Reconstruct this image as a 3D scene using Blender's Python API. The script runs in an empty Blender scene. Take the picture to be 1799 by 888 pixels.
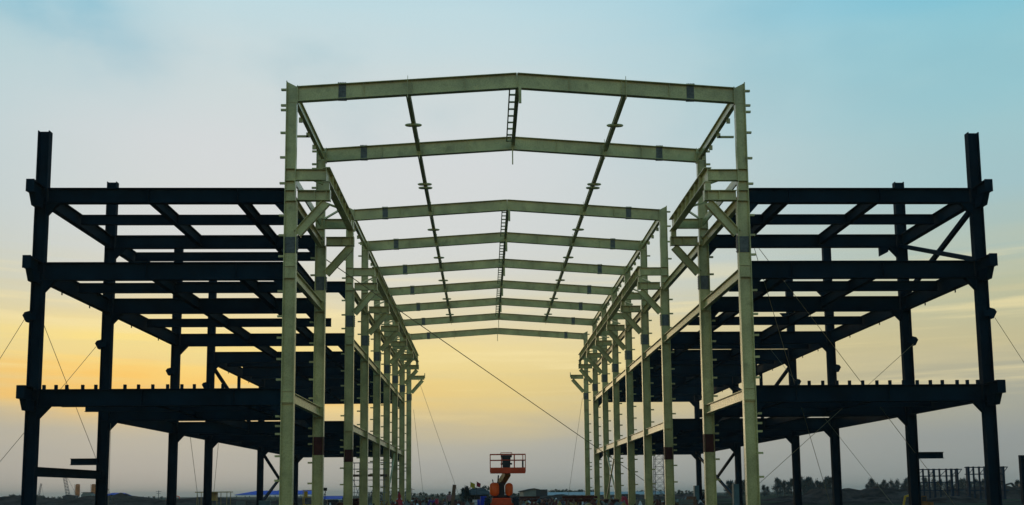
import bpy, math, random
from mathutils import Vector, Matrix
random.seed(7)
C = bpy.context.scene.collection
S = bpy.context.scene

# ------------------------------------------------------------------ camera
W_, F_ = 1799.0, 1731.0
PIT, YAW, ROLL = 0.1111, 0.0288, -0.0088
EYE = Vector((0, 0, 1.5))
cp, sp, cy, sy = math.cos(PIT), math.sin(PIT), math.cos(YAW), math.sin(YAW)
fw = Vector((sy * cp, cy * cp, sp)); r0 = Vector((cy, -sy, 0)); u0 = r0.cross(fw)
rt = r0 * math.cos(ROLL) + u0 * math.sin(ROLL); up = u0 * math.cos(ROLL) - r0 * math.sin(ROLL)
cam = bpy.data.cameras.new('camera'); co = bpy.data.objects.new('camera', cam); C.objects.link(co)
cam.sensor_width = 36.0; cam.lens = F_ * 36 / W_
cam.shift_y = 231.0 / W_
cam.clip_start = 0.1; cam.clip_end = 20000
M4 = Matrix.Identity(4)
for i in range(3):
    M4[i][0], M4[i][1], M4[i][2], M4[i][3] = rt[i], up[i], -fw[i], EYE[i]
co.matrix_world = M4
S.camera = co

# ------------------------------------------------------------------ exposure
S.view_settings.view_transform = 'Standard'
S.view_settings.look = 'None'
S.view_settings.exposure = 0.0
S.view_settings.gamma = 1.0
S.view_settings.use_curve_mapping = False
S.cycles.max_bounces = 6
S.cycles.use_denoising = True

def lin(c):
    return tuple((x / 255 / 12.92 if x / 255 <= .04045 else ((x / 255 + .055) / 1.055) ** 2.4) for x in c)

# ------------------------------------------------------------------ world: dusk sky
w = bpy.data.worlds.new("World"); S.world = w; w.use_nodes = True
nt = w.node_tree; N = nt.nodes; L = nt.links; N.clear()
def nd(t, **k):
    n = N.new(t)
    for a, b in k.items(): setattr(n, a, b)
    return n
def mth(op, a, b=None, c=None, clamp=False):
    n = nd('ShaderNodeMath', operation=op, use_clamp=clamp)
    for i, v in enumerate((a, b, c)):
        if v is None: continue
        if isinstance(v, (int, float)): n.inputs[i].default_value = v
        else: L.new(v, n.inputs[i])
    return n.outputs[0]
def smooth(v, a, b, lo=0.0, hi=1.0):
    n = nd('ShaderNodeMapRange', interpolation_type='SMOOTHSTEP')
    L.new(v, n.inputs['Value'])
    n.inputs['From Min'].default_value = a; n.inputs['From Max'].default_value = b
    n.inputs['To Min'].default_value = lo; n.inputs['To Max'].default_value = hi
    return n.outputs['Result']
def mixc(f, a, b, bt='MIX'):
    n = nd('ShaderNodeMix', data_type='RGBA', blend_type=bt)
    for sock, v in ((n.inputs['Factor'], f), (n.inputs['A'], a), (n.inputs['B'], b)):
        if isinstance(v, (int, float)): sock.default_value = v
        elif isinstance(v, tuple): sock.default_value = (*v, 1) if len(v) == 3 else v
        else: L.new(v, sock)
    return n.outputs['Result']
tc = nd('ShaderNodeTexCoord')
nrm = nd('ShaderNodeVectorMath', operation='NORMALIZE'); L.new(tc.outputs['Generated'], nrm.inputs[0])
sx = nd('ShaderNodeSeparateXYZ'); L.new(nrm.outputs[0], sx.inputs[0])
DX, DY, DZ = sx.outputs
el = mth('MULTIPLY', mth('ARCSINE', DZ), 180 / math.pi)
az = mth('MULTIPLY', mth('ARCTAN2', DX, DY), 180 / math.pi)
# slow wobble so the bands of colour are not ruled lines
mp = nd('ShaderNodeMapping'); mp.inputs['Scale'].default_value = (2.2, 2.2, 14.0); L.new(nrm.outputs[0], mp.inputs[0])
nz = nd('ShaderNodeTexNoise'); nz.inputs['Scale'].default_value = 1.6; nz.inputs['Detail'].default_value = 5.0
nz.inputs['Roughness'].default_value = .55; L.new(mp.outputs[0], nz.inputs['Vector'])
cl = mth('SUBTRACT', nz.outputs['Fac'], .5)
elw = mth('ADD', el, mth('MULTIPLY', cl, 3.4))
def ramp(stops):
    pos = mth('DIVIDE', mth('ADD', elw, 5.0), 65.0, clamp=True)
    n = nd('ShaderNodeValToRGB'); L.new(pos, n.inputs[0])
    e = n.color_ramp.elements
    while len(e) > 1: e.remove(e[-1])
    for i, (a, c) in enumerate(stops):
        q = e[0] if i == 0 else e.new((a + 5) / 65)
        q.position = (a + 5) / 65; q.color = (*lin(c), 1)
    return n.outputs['Color']
A_ = ramp([(-5, (150, 152, 148)), (0, (166, 168, 163)), (1.5, (173, 174, 168)), (2.8, (182, 180, 168)), (4.0, (200, 189, 158)), (5.2, (230, 207, 143)), (6.5, (237, 213, 143)),
           (8, (243, 222, 158)), (9.5, (234, 218, 172)), (11.2, (221, 217, 197)), (13.5, (216, 218, 214)), (19, (216, 220, 221)),
           (23, (209, 220, 221)), (27, (194, 221, 228)), (35, (158, 202, 222)), (60, (105, 160, 198))])
B_ = ramp([(-5, (128, 136, 132)), (0, (142, 149, 147)), (3, (154, 159, 156)), (5.5, (172, 172, 155)), (8, (200, 191, 150)),
           (10.5, (190, 193, 162)), (13, (178, 195, 184)), (16, (166, 198, 202)), (19, (161, 202, 208)), (23, (150, 203, 214)), (27, (121, 194, 216)),
           (35, (84, 162, 207)), (60, (58, 118, 172))])
daz = mth('ABSOLUTE', mth('ADD', az, 8.0))
side = smooth(daz, 6.0, 38.0)
col = mixc(side, A_, B_)
# glow where the hidden sun stands behind the cloud bank, low in the left
g1 = mth('POWER', mth('DIVIDE', mth('ADD', az, 18.5), 11.5), 2.0)
def lobe(e0, sig): return mth('EXPONENT', mth('MULTIPLY', mth('ADD', g1, mth('POWER', mth('DIVIDE', mth('SUBTRACT', elw, e0), sig), 2.0)), -1.0))
col = mixc(mth('MULTIPLY', lobe(7.9, 2.0), .97, clamp=True), col, lin((255, 228, 138)))
col = mixc(mth('MULTIPLY', lobe(5.8, 1.3), .92, clamp=True), col, lin((255, 192, 82)))
# faint streaks of cloud over the glow, and thin bluish cloud high up
mp3 = nd('ShaderNodeMapping'); mp3.inputs['Scale'].default_value = (1.6, 1.6, 34.0); mp3.inputs['Location'].default_value = (.7, 3.1, .3); L.new(nrm.outputs[0], mp3.inputs[0])
nz3 = nd('ShaderNodeTexNoise'); nz3.inputs['Scale'].default_value = 1.5; nz3.inputs['Detail'].default_value = 5.0; L.new(mp3.outputs[0], nz3.inputs['Vector'])
band = mth('MULTIPLY', smooth(el, 3.5, 6.0), smooth(el, 15.0, 10.0))
col = mixc(mth('MULTIPLY', mth('MULTIPLY', smooth(nz3.outputs['Fac'], .50, .64), band), .34), col, lin((222, 208, 160)))
col = mixc(mth('MULTIPLY', mth('MULTIPLY', smooth(nz3.outputs['Fac'], .48, .34), band), .50), col, lin((255, 236, 176)))
mp2 = nd('ShaderNodeMapping'); mp2.inputs['Scale'].default_value = (3.0, 3.0, 5.0); mp2.inputs['Location'].default_value = (2.3, 0.4, 1.7)
L.new(nrm.outputs[0], mp2.inputs[0])
nz2 = nd('ShaderNodeTexNoise'); nz2.inputs['Scale'].default_value = 1.5; nz2.inputs['Detail'].default_value = 6.0; L.new(mp2.outputs[0], nz2.inputs['Vector'])
hi = mth('MULTIPLY', smooth(nz2.outputs['Fac'], .50, .70), smooth(el, 16.0, 24.0))
col = mixc(mth('MULTIPLY', hi, .22), col, lin((120, 178, 196)))
# a break in the thin high cloud, upper left
h1 = mth('ADD', mth('POWER', mth('DIVIDE', mth('ADD', mth('ADD', az, 24.0), mth('MULTIPLY', mth('SUBTRACT', el, 25.0), .9)), 4.2), 2.0), mth('POWER', mth('DIVIDE', mth('SUBTRACT', el, 25.5), 3.0), 2.0))
hole = mth('MULTIPLY', mth('EXPONENT', mth('MULTIPLY', h1, -1.0)), smooth(nz2.outputs['Fac'], .30, .62))
col = mixc(mth('MULTIPLY', hole, .8, clamp=True), col, lin((96, 178, 206)))
# the sky opposite the sunset is darker
dim = smooth(mth('ABSOLUTE', mth('ADD', az, 10.0)), 50.0, 125.0, 1.0, .88)
col = mixc(1.0, col, dim, 'MULTIPLY')
sky = nd('ShaderNodeTexSky', sky_type='NISHITA'); sky.sun_disc = False
SUN_EL, SUN_AZ = math.radians(5.0), math.radians(-21.0)
sky.sun_elevation = SUN_EL; sky.sun_rotation = SUN_AZ
nsk = mixc(1.0, sky.outputs['Color'], (.05, .05, .05), 'MULTIPLY')
col = mixc(.03, col, nsk)
bg = nd('ShaderNodeBackground'); bg.inputs['Strength'].default_value = 1.0
L.new(col, bg.inputs['Color'])
wo = nd('ShaderNodeOutputWorld'); L.new(bg.outputs[0], wo.inputs[0])

# ------------------------------------------------------------------ sun (veiled, low, ahead and to the left)
sl = bpy.data.lights.new('sun', 'SUN'); sl.energy = 0.25; sl.angle = math.radians(10); sl.color = (1, .78, .48)
so = bpy.data.objects.new('sun', sl); C.objects.link(so)
sd = Vector((math.sin(SUN_AZ) * math.cos(SUN_EL), math.cos(SUN_AZ) * math.cos(SUN_EL), math.sin(SUN_EL)))
so.rotation_euler = sd.to_track_quat('Z', 'Y').to_euler(); so.location = sd * 100

# ------------------------------------------------------------------ materials
def mat(name, c, rough=.6, metal=0, var=.25, scale=1.5, c2=None, patch=None, bump=.0, spec=.25, fine=14.0):
    """base colour with broad mottling, fine grain and an optional second colour in blotches"""
    m = bpy.data.materials.new(name); m.use_nodes = True
    t = m.node_tree; n = t.nodes; l = t.links
    b = n['Principled BSDF']; b.inputs['Metallic'].default_value = metal
    b.inputs['Specular IOR Level'].default_value = spec
    g = n.new('ShaderNodeNewGeometry')
    def noise(sc, det):
        q = n.new('ShaderNodeTexNoise'); q.inputs['Scale'].default_value = sc; q.inputs['Detail'].default_value = det
        l.new(g.outputs['Position'], q.inputs['Vector']); return q.outputs['Fac']
    a = noise(scale, 4); f = noise(fine, 3)
    def mr(v, lo, hi, a0, a1):
        q = n.new('ShaderNodeMapRange'); l.new(v, q.inputs[0])
        for i, x in enumerate((lo, hi, a0, a1)): q.inputs[i + 1].default_value = x
        return q.outputs[0]
    def mix(fac, A, B, bt='MIX'):
        q = n.new('ShaderNodeMix'); q.data_type = 'RGBA'; q.blend_type = bt
        for s, v in ((q.inputs['Factor'], fac), (q.inputs['A'], A), (q.inputs['B'], B)):
            if isinstance(v, (int, float)): s.default_value = v
            elif isinstance(v, tuple): s.default_value = (*v[:3], 1)
            else: l.new(v, s)
        return q.outputs['Result']
    k = mr(a, .3, .7, 1 - var, 1 + var)
    base = mix(1.0, tuple(c), k, 'MULTIPLY')
    base = mix(1.0, base, mr(f, .3, .7, 1 - var * .4, 1 + var * .4), 'MULTIPLY')
    if c2:
        lo, hi = patch or (.55, .7)
        p = noise(scale * 1.7 + .13, 6)
        base = mix(mr(p, lo, hi, 0, 1), base, tuple(c2))
    l.new(base, b.inputs['Base Color'])
    l.new(mr(f, .3, .7, max(.05, rough - .1), min(1, rough + .1)), b.inputs['Roughness'])
    if bump:
        bp = n.new('ShaderNodeBump'); bp.inputs['Strength'].default_value = bump; bp.inputs['Distance'].default_value = .05
        l.new(f, bp.inputs['Height']); l.new(bp.outputs[0], b.inputs['Normal'])
    return m
CREAM = mat('cream_paint', (.56, .48, .19), .30, var=.24, scale=.7, c2=(.34, .28, .10), patch=(.58, .78), spec=.5)
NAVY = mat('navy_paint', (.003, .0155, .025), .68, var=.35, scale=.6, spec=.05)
BOLT = mat('bolted_plate_paint', (.15, .15, .13), .5, var=.3, scale=6)
RACKB = mat('rack_blue_paint', (.008, .03, .055), .6, var=.3, spec=.1)
PRIMER = mat('red_oxide_primer', (.085, .018, .012), .65, var=.35, scale=2)
REDSTEEL = mat('red_oxide_steel', (.13, .026, .014), .7, var=.5, scale=3, c2=(.05, .02, .015))
GALV = mat('galvanised_steel', (.30, .30, .29), .45, .6, var=.2, scale=3)
ROPE = mat('wire_rope', (.30, .23, .12), .7, var=.2)
SOIL = mat('soil', (.075, .055, .040), 1.0, spec=0.0, var=.5, scale=.09, c2=(.055, .075, .028), patch=(.48, .62), bump=.5, fine=3)
EARTH = mat('dug_earth', (.075, .048, .036), 1.0, spec=0.0, var=.55, scale=.35, c2=(.022, .018, .014), bump=.7, fine=4)
LEAF = mat('leaf', (.035, .055, .030), .8, var=.5, scale=.5)
LEAF2 = mat('dark_leaf', (.038, .062, .056), .8, var=.5, scale=.5)
GRASS = mat('grass_blade', (.09, .13, .035), .8, var=.5, scale=.6)
BARK = mat('bark', (.07, .05, .035), .9, var=.4)
ORANGE = mat('orange_paint', (.95, .13, .02), .38, var=.15, scale=2)
REDP = mat('red_paint', (.72, .075, .02), .45, var=.2, scale=2)
OCHRE = mat('ochre_paint', (.36, .22, .05), .45, var=.2, scale=2)
YELLOW = mat('yellow_paint', (.62, .36, .03), .5, var=.25, scale=2)
OLDP = mat('faded_orange_paint', (.20, .085, .02), .7, var=.5, scale=3)
BLACK = mat('black_rubber', (.018, .018, .02), .75, var=.3)
DARKM = mat('dark_metal', (.03, .03, .032), .5, var=.3)
PALE = mat('pale_sheet', (.42, .42, .38), .9, spec=0.0, var=.15)
WHITE = mat('white_paint', (.72, .70, .66), .6, var=.15)
GREY = mat('grey_cladding', (.20, .20, .165), .8, spec=.05, var=.2, scale=.8)
TEAL = mat('teal_wrap', (.10, .17, .17), .6, var=.25, scale=1.0)
BLUE = mat('blue_sheet', (.02, .11, .50), .6, var=.2, scale=.4, spec=.08)
BLUE2 = mat('blue_drum', (.01, .04, .42), .45, var=.2)
ROOFG = mat('weathered_roof', (.085, .08, .07), .95, spec=0.0, var=.3, scale=1)
WOOD = mat('raw_timber', (.22, .12, .07), .85, var=.3, scale=3)
RUST = mat('rusty_orange', (.62, .20, .06), .7, var=.3, scale=.7)
PURPLE = mat('purple_tarp', (.10, .05, .20), .8, var=.4, scale=2)
FLAGY = mat('yellow_cloth', (.75, .55, .05), .9, var=.2)
FLAGR = mat('red_cloth', (.50, .05, .07), .9, var=.2)
SKIN = mat('skin', (.30, .17, .11), .6, var=.1)
CLOTH = mat('dark_cloth', (.03, .03, .04), .9, var=.3)
PINKC = mat('pink_shirt', (.40, .20, .19), .9, var=.2)
HAIR = mat('black_hair', (.012, .010, .010), .6, var=.2)

# ------------------------------------------------------------------ geometry helpers
class B:
    """collects shapes in world space; build() links them as ONE mesh object"""
    def __init__(s): s.v = []; s.f = []; s.mi = []; s.cur = 0
    def add(s, vs, fs):
        o = len(s.v); s.v += [Vector(p) for p in vs]
        for f in fs: s.f.append([i + o for i in f]); s.mi.append(s.cur)
        return s
    def box(s, c, d, rz=0, rx=0):
        R = Matrix.Rotation(rz, 3, 'Z') @ Matrix.Rotation(rx, 3, 'X'); c = Vector(c)
        P = [c + R @ Vector((x * d[0] / 2, y * d[1] / 2, z * d[2] / 2)) for x in (-1, 1) for y in (-1, 1) for z in (-1, 1)]
        return s.add(P, [(0, 1, 3, 2), (4, 6, 7, 5), (0, 4, 5, 1), (2, 3, 7, 6), (0, 2, 6, 4), (1, 5, 7, 3)])
    def bar(s, p0, p1, a, b=None, upv=(0, 0, 1)):
        """rectangular bar; a = size along upv, b = size across"""
        b = b or a; p0, p1 = Vector(p0), Vector(p1); d = (p1 - p0).normalized(); u = Vector(upv)
        if abs(d.dot(u)) > .98: u = Vector((1, 0, 0))
        u = (u - d * d.dot(u)).normalized(); v = d.cross(u)
        P = [q + u * (i * a / 2) + v * (j * b / 2) for q in (p0, p1) for i, j in ((-1, -1), (1, -1), (1, 1), (-1, 1))]
        return s.add(P, [(0, 3, 2, 1), (4, 5, 6, 7)] + [(k, (k + 1) % 4, (k + 1) % 4 + 4, k + 4) for k in range(4)])
    def ibeam(s, p0, p1, h, w, upv=(0, 0, 1), tf=.035, tw=.03):
        p0, p1 = Vector(p0), Vector(p1); d = (p1 - p0).normalized(); u = Vector(upv)
        if abs(d.dot(u)) > .98: u = Vector((1, 0, 0))
        u = (u - d * d.dot(u)).normalized(); v = d.cross(u)
        a, t, e = h / 2, h / 2 - tf, tw / 2; b = w / 2
        pr = [(-a, -b), (-a, b), (-t, b), (-t, e), (t, e), (t, b), (a, b), (a, -b), (t, -b), (t, -e), (-t, -e), (-t, -b)]
        P = [q + u * i + v * j for q in (p0, p1) for i, j in pr]
        caps = [(0, 1, 2, 3, 10, 11), (3, 4, 9, 10), (4, 5, 6, 7, 8, 9)]
        F = [(k, k + 12, (k + 1) % 12 + 12, (k + 1) % 12) for k in range(12)]
        F += [c for c in caps] + [tuple(i + 12 for i in reversed(c)) for c in caps]
        return s.add(P, F)
    def tube(s, p0, p1, r0, r1=None, n=8):
        r1 = r0 if r1 is None else r1; p0, p1 = Vector(p0), Vector(p1); d = (p1 - p0).normalized()
        u = Vector((0, 0, 1)) if abs(d.z) < .95 else Vector((1, 0, 0)); u = (u - d * d.dot(u)).normalized(); v = d.cross(u)
        P = [q + (u * math.cos(2 * math.pi * k / n) + v * math.sin(2 * math.pi * k / n)) * r for q, r in ((p0, r0), (p1, r1)) for k in range(n)]
        return s.add(P, [(k, (k + 1) % n, (k + 1) % n + n, k + n) for k in range(n)] + [tuple(reversed(range(n))), tuple(range(n, 2 * n))])
    def prism(s, poly, axis, a, b):
        """polygon in the plane across 'axis', extruded from a to b"""
        def pt(p, q): return {'y': (p[0], q, p[1]), 'x': (q, p[0], p[1]), 'z': (p[0], p[1], q)}[axis]
        n = len(poly); P = [pt(p, a) for p in poly] + [pt(p, b) for p in poly]
        return s.add(P, [tuple(range(n)), tuple(reversed(range(n, 2 * n)))] + [(k, (k + 1) % n, (k + 1) % n + n, k + n) for k in range(n)])
    def lathe(s, c, prof, n=12, sx=1, sy=1):
        c = Vector(c); P = []; F = []
        for r, z in prof:
            for k in range(n):
                t = 2 * math.pi * k / n; P.append(c + Vector((r * sx * math.cos(t), r * sy * math.sin(t), z)))
        for i in range(len(prof) - 1):
            for k in range(n): F.append((i * n + k, i * n + (k + 1) % n, (i + 1) * n + (k + 1) % n, (i + 1) * n + k))
        F += [tuple(reversed(range(n))), tuple(range((len(prof) - 1) * n, len(prof) * n))]
        return s.add(P, F)
    def build(s, name, m, parent=None, smooth=False, base=False):
        lo = [min(p[i] for p in s.v) for i in range(3)]; hi_ = [max(p[i] for p in s.v) for i in range(3)]
        c = Vector([(a + b) / 2 for a, b in zip(lo, hi_)])
        if base: c.z = lo[2]
        me = bpy.data.meshes.new(name); me.from_pydata([p - c for p in s.v], [], s.f)
        ms = m if isinstance(m, (list, tuple)) else [m]
        for q in ms: me.materials.append(q)
        if len(ms) > 1: me.polygons.foreach_set('material_index', s.mi)
        bm_fix(me)
        if smooth: me.polygons.foreach_set('use_smooth', [True] * len(me.polygons))
        o = bpy.data.objects.new(name, me); C.objects.link(o)
        put(o, c, parent); return o
import bmesh
def bm_fix(me):
    b = bmesh.new(); b.from_mesh(me); bmesh.ops.recalc_face_normals(b, faces=b.faces); b.to_mesh(me); b.free()
WORLD = {}
def put(o, c, parent=None):
    WORLD[o.name] = Vector(c)
    if parent is not None:
        o.parent = parent; o.location = Vector(c) - WORLD[parent.name]
    else: o.location = c
def tag(o, label, cat, group=None, kind=None):
    if label: o['label'] = label
    if cat: o['category'] = cat
    if group: o['group'] = group
    if kind: o['kind'] = kind
    return o
def thing(name, loc, label, cat, group=None):
    o = bpy.data.objects.new(name, None); C.objects.link(o); o.empty_display_size = .5
    put(o, Vector(loc)); return tag(o, label, cat, group)
def struct(o): o['kind'] = 'structure'; return o
def inst(name, mesh, c, parent, rot=None, sc=None):
    o = bpy.data.objects.new(name, mesh); C.objects.link(o); put(o, c, parent)
    if rot: o.rotation_euler = rot
    if sc: o.scale = sc
    return o
def copy_tree(o, loc, rz=0, sc=1, label=None, group=None):
    r = o.copy(); C.objects.link(r); WORLD[r.name] = Vector(loc); r.location = loc; r.rotation_euler = (0, 0, rz); r.scale = (sc, sc, sc)
    if label: r['label'] = label
    if group: r['group'] = group
    for ch in o.children:
        q = ch.copy(); C.objects.link(q); q.parent = r
        for g in ch.children:
            d = g.copy(); C.objects.link(d); d.parent = q
    return r
def at(px, py, Y):
    """world point at depth Y along the sight line of a point measured in the photograph"""
    d = fw + rt * ((px - 900) / F_) + up * ((675 - py) / F_)
    return EYE + d * (Y / d.y)
def gx(px, Y): return at(px, 868, Y).x
def gz(px, py, Y): return at(px, py, Y).z

# ------------------------------------------------------------------ layout of the steelwork
FY = [None, 56.0, 66.47, 81.24, 91.66, 102.28, 112.85, 123.1, 133.8, 145.98]
XL, XR = -11.48, 15.62            # outer faces of the cream columns
XC = (XL + XR) / 2
EAVE, RIDGE = 25.40, 26.27        # top of rafter at the columns and at the ridge
CZ = [25.24, 24.30, 23.98, 22.64, 21.12, 19.58, 17.68, 16.47, 15.26, 13.19, 11.76, 10.51, 9.26, 8.05, 6.01, 5.45, 4.97, 3.69, 2.35]
FL = [(7.58, .96), (14.87, 1.02), (19.24, .88)]     # tops and depths of the wing floors and roof

hall = thing('portal_frame_hall', (XC, 100, 0), 'tall cream painted portal frame hall skeleton between the two dark wings', 'building frame')

def box_mesh(name, d, m):
    b = B().box((0, 0, 0), d); me = bpy.data.meshes.new(name); me.from_pydata(b.v, [], b.f); me.materials.append(m); bm_fix(me); return me
CLEAT = box_mesh('cleat', (.32, .14, .115), CREAM)
BOLTM = box_mesh('bolt_rows', (.05, .05, .05), BOLT)

def bolts(b, x0, x1, z0, z1, y, nx, nz, s=.045):
    for i in range(nx):
        for j in range(nz):
            b.box((x0 + (x1 - x0) * i / (nx - 1), y, z0 + (z1 - z0) * j / (nz - 1)), (s, s, s))

cols = {}
for k in range(1, 10):
    y = FY[k]
    for s, X in ((1, XL), (-1, XR)):      # s: direction from the outer face towards the nave
        b = B()
        xc = X + s * .36
        b.ibeam((xc, y, .06), (xc, y, 18.5), .72, .40, (1, 0, 0), .045, .035)
        xu = X + s * .31
        b.ibeam((xu, y, 18.5), (xu, y, 24.45), .62, .36, (1, 0, 0), .045, .035)
        b.prism([(X, 24.45), (X + s * .62, 24.45), (X + s * .62, 25.40), (X, 25.72)], 'y', y - .03, y + .03)
        b.bar((X + s * .022, y, 24.45), (X + s * .022, y, 25.72), .36, .045, (0, 1, 0))
        b.bar((X + s * .62, y, 25.41), (X, y, 25.73), .03, .36, (0, 1, 0)) if False else None
        # stiffener plates between the flanges at every joint level
        for z in (20.42, 19.70, 19.13, 18.50, 14.62, 13.95, 7.42, 6.78):
            t = .62 if z > 18.5 else .72
            b.box((X + s * t / 2, y, z), (t - .1, .36, .035))
        c = b.build('column', CREAM, hall); cols[(k, s)] = c
        # girt cleats on the outer flange
        if k <= 5:
            for z in CZ:
                if z > 20 and k > 2 and z in (24.30,): continue
                inst('cleat', CLEAT, (X - s * .158, y, z + random.uniform(-.04, .04)), c)
        else:
            b = B()
            for z in CZ: b.box((X - s * .158, y, z), (.32, .16, .13))
            b.build('cleat_row', CREAM, c)['kind'] = 'stuff'
        # bolted splice
        b = B(); xm = X + s * .36
        b.box((xm, y - .03, 15.9), (.60, .03, .95)); bolts(b, xm - .24, xm + .24, 15.5, 16.3, y - .06, 4, 6)
        b.box((X + s * .745, y, 15.9), (.03, .36, .95))
        for j in range(6): b.box((X + s * .77, y, 15.5 + j * .16), (.05, .30, .05))
        b.build('splice_plate', BOLT, c)
        # joint box where the floor frames into the column
        for z0, z1 in ((6.7, 7.75), (13.9, 14.9)):
            B().box((xm, y - .12, (z0 + z1) / 2), (.60, .025, z1 - z0)).build('joint_plate', CREAM, c)
        if k in (2, 3):
            z0, z1 = ((4.2, 5.42), (4.22, 5.24))[k - 2]
            b = B()
            b.box((xm, y - .025, (z0 + z1) / 2), (.628, .02, z1 - z0))
            b.box((xm - .346, y, (z0 + z1) / 2), (.04, .412, z1 - z0)); b.box((xm + .346, y, (z0 + z1) / 2), (.04, .412, z1 - z0))
            pb = b.build('primer_band', PRIMER, c); pb['label'] = 'dark red unpainted primer band on the column'
        b = B(); b.box((xm, y, .03), (1.1, .9, .06))
        for dx in (-.22, .22): b.prism([(y - .42, .06), (y + .42, .06), (y + .2, .56), (y - .2, .56)], 'x', xm + dx - .012, xm + dx + .012)
        b.build('base_plate', CREAM, c)

def rz(x):      # top of the rafters at x
    t = (x - (XL + .62)) / (XC - XL - .62) if x < XC else ((XR - .62) - x) / (XR - .62 - XC)
    return EAVE + (RIDGE - EAVE) * t
for k in range(1, 10):
    y = FY[k]
    for s, X in ((1, XL), (-1, XR)):
        x0 = X + s * .64; h = .92
        b = B(); b.ibeam((x0, y, EAVE - h / 2), (XC - s * .015, y, RIDGE - h / 2), h, .34, (0, 0, 1), .035, .03)
        b.box((x0 + s * .02, y, EAVE - .48), (.04, .34, 1.05))
        b.box((XC - s * .02, y, RIDGE - .46), (.03, .30, .90))
        for q in (.30, .52, .76):
            xx = x0 + (XC - x0) * q
            b.box((xx, y - .08, rz(xx) - h / 2), (.02, .12, h - .1))
        r = b.build('rafter', CREAM, hall)
        xs = X + s * 3.25
        b = B(); zc = rz(xs) - h / 2
        b.box((xs, y - .028, zc), (.44, .025, h - .1))
        bolts(b, xs - .17, xs + .17, zc - .36, zc + .36, y - .055, 4, 7)
        b.box((xs, y, zc + h / 2 + .018), (.50, .32, .03)); b.box((xs, y, zc - h / 2 - .018), (.50, .32, .03))
        for q in range(5):
            b.box((xs - .2 + q * .1, y - .1, zc + h / 2 + .055), (.05, .05, .05)); b.box((xs - .2 + q * .1, y - .1, zc - h / 2 - .055), (.05, .05, .05))
        b.build('splice_plate', BOLT, r)
        xt = X + s * 7.05
        b = B(); zt = rz(xt)
        b.box((xt + s * .05, y - .20, zt - .62), (.03, .24, 1.1)); b.box((xt + s * .05, y - .10, zt + .12), (.03, .06, .25))
        b.build('fin_plate', CREAM, r)
    b = B(); b.box((XC + .16, y - .22, RIDGE - 1.38), (.16, .10, 1.05)) if k in (1, 3, 4, 5, 6, 7) else b.box((XC + .02, y - .2, RIDGE - 1.4), (.08, .10, 1.25))
    b.box((XC + .10, y - .19, RIDGE - .6), (.04, .06, .5))
    b.build('hanger_plate', CREAM, hall)

# longitudinal roof members
for k in range(1, 9):
    y0, y1 = FY[k] + .18, FY[k + 1] - .18
    for s, X in ((1, XL), (-1, XR)):
        if k <= 7:
            xt = X + s * 7.05; zt = rz(xt) - .50
            t = B().ibeam((xt, y0, zt), (xt, y1, zt), .30, .26, (0, 0, 1), .03, .03).build('roof_tie', CREAM, hall)
            ym = (y0 + y1) / 2
            for d in ((0,) if k != 2 else (-.45, .45)):
                B().lathe((xt, ym + d, zt - .30), [(.30, 0), (.34, .05), (.34, .12), (.30, .15)], 12, 1.6, .5).build('coupler', CREAM, t)
        if k not in (2, 8):
            xe = X + s * .45
            e = B().ibeam((xe, y0, 24.9), (xe, y1, 24.9), .62, .26, (0, 0, 1), .03, .025).build('eave_strut', CREAM, hall)
            for q in (.25, .5, .72, .93):
                B().box((xe - s * .12, y0 + (y1 - y0) * q, 24.44), (.22, .12, .30)).build('cleat', CREAM, e)
            if k == 1:
                B().bar((xe - s * .1, (y0 + y1) / 2, 24.35), (xe - s * 1.1, (y0 + y1) / 2, 24.35), .12).build('girt_stub', CREAM, e)
    if k not in (2, 8):
        b = B(); z = RIDGE - .55
        main = B().ibeam((XC + .06, y0, z), (XC + .06, y1, z), .24, .24, (0, 0, 1), .03, .03).build('ridge_tie', CREAM, hall)
        B().bar((XC - .42, y0, z), (XC - .40, y1 - .5, z), .09, .08).build('ladder_rail', CREAM, main)
        nr = 9
        for q in range(nr):
            yy = y0 + .5 + (y1 - y0 - 1.1) * q / (nr - 1)
            B().bar((XC - .38, yy, z), (XC - .05, yy, z), .07, .14).build('rung', CREAM, main)

# crane runway: brackets, ties, girders
for k in range(1, 10):
    y = FY[k]
    for s, X in ((1, XL), (-1, XR)):
        xi = X + s * .62; xj = X + s * .72
        xg = X + s * 2.4
        b = B(); b.ibeam((xj + s * .0, y, 18.82), (xg + s * .22, y, 18.82), .60, .40, (0, 0, 1), .035, .03)
        b.box((xg, y, 18.82), (.03, .36, .52)); b.box((xg + s * .22, y, 18.82), (.03, .40, .66)); b.box((X + s * 1.75, y, 18.82), (.03, .36, .52))
        br = b.build('crane_bracket', CREAM, hall)
        B().ibeam((xg - s * .02, y, 18.42), (xj + s * .02, y, 16.55), .50, .32, (1, 0, 1), .03, .03).build('bracket_strut', CREAM, br)
        if k <= 8:
            B().box((xg, y, 19.37), (.34, .34, .46)).build('bearing_stool', CREAM, br)
        if k not in (9,):
            B().ibeam((xi, y, 20.06), (xg - s * .03, y, 20.06), .66, .32, (0, 0, 1), .03, .03).build('surge_tie', CREAM, hall)
        else:
            B().box((xg + s * .30, y, 19.1), (.10, .5, .7)).build('end_stop', CREAM, br)
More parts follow.
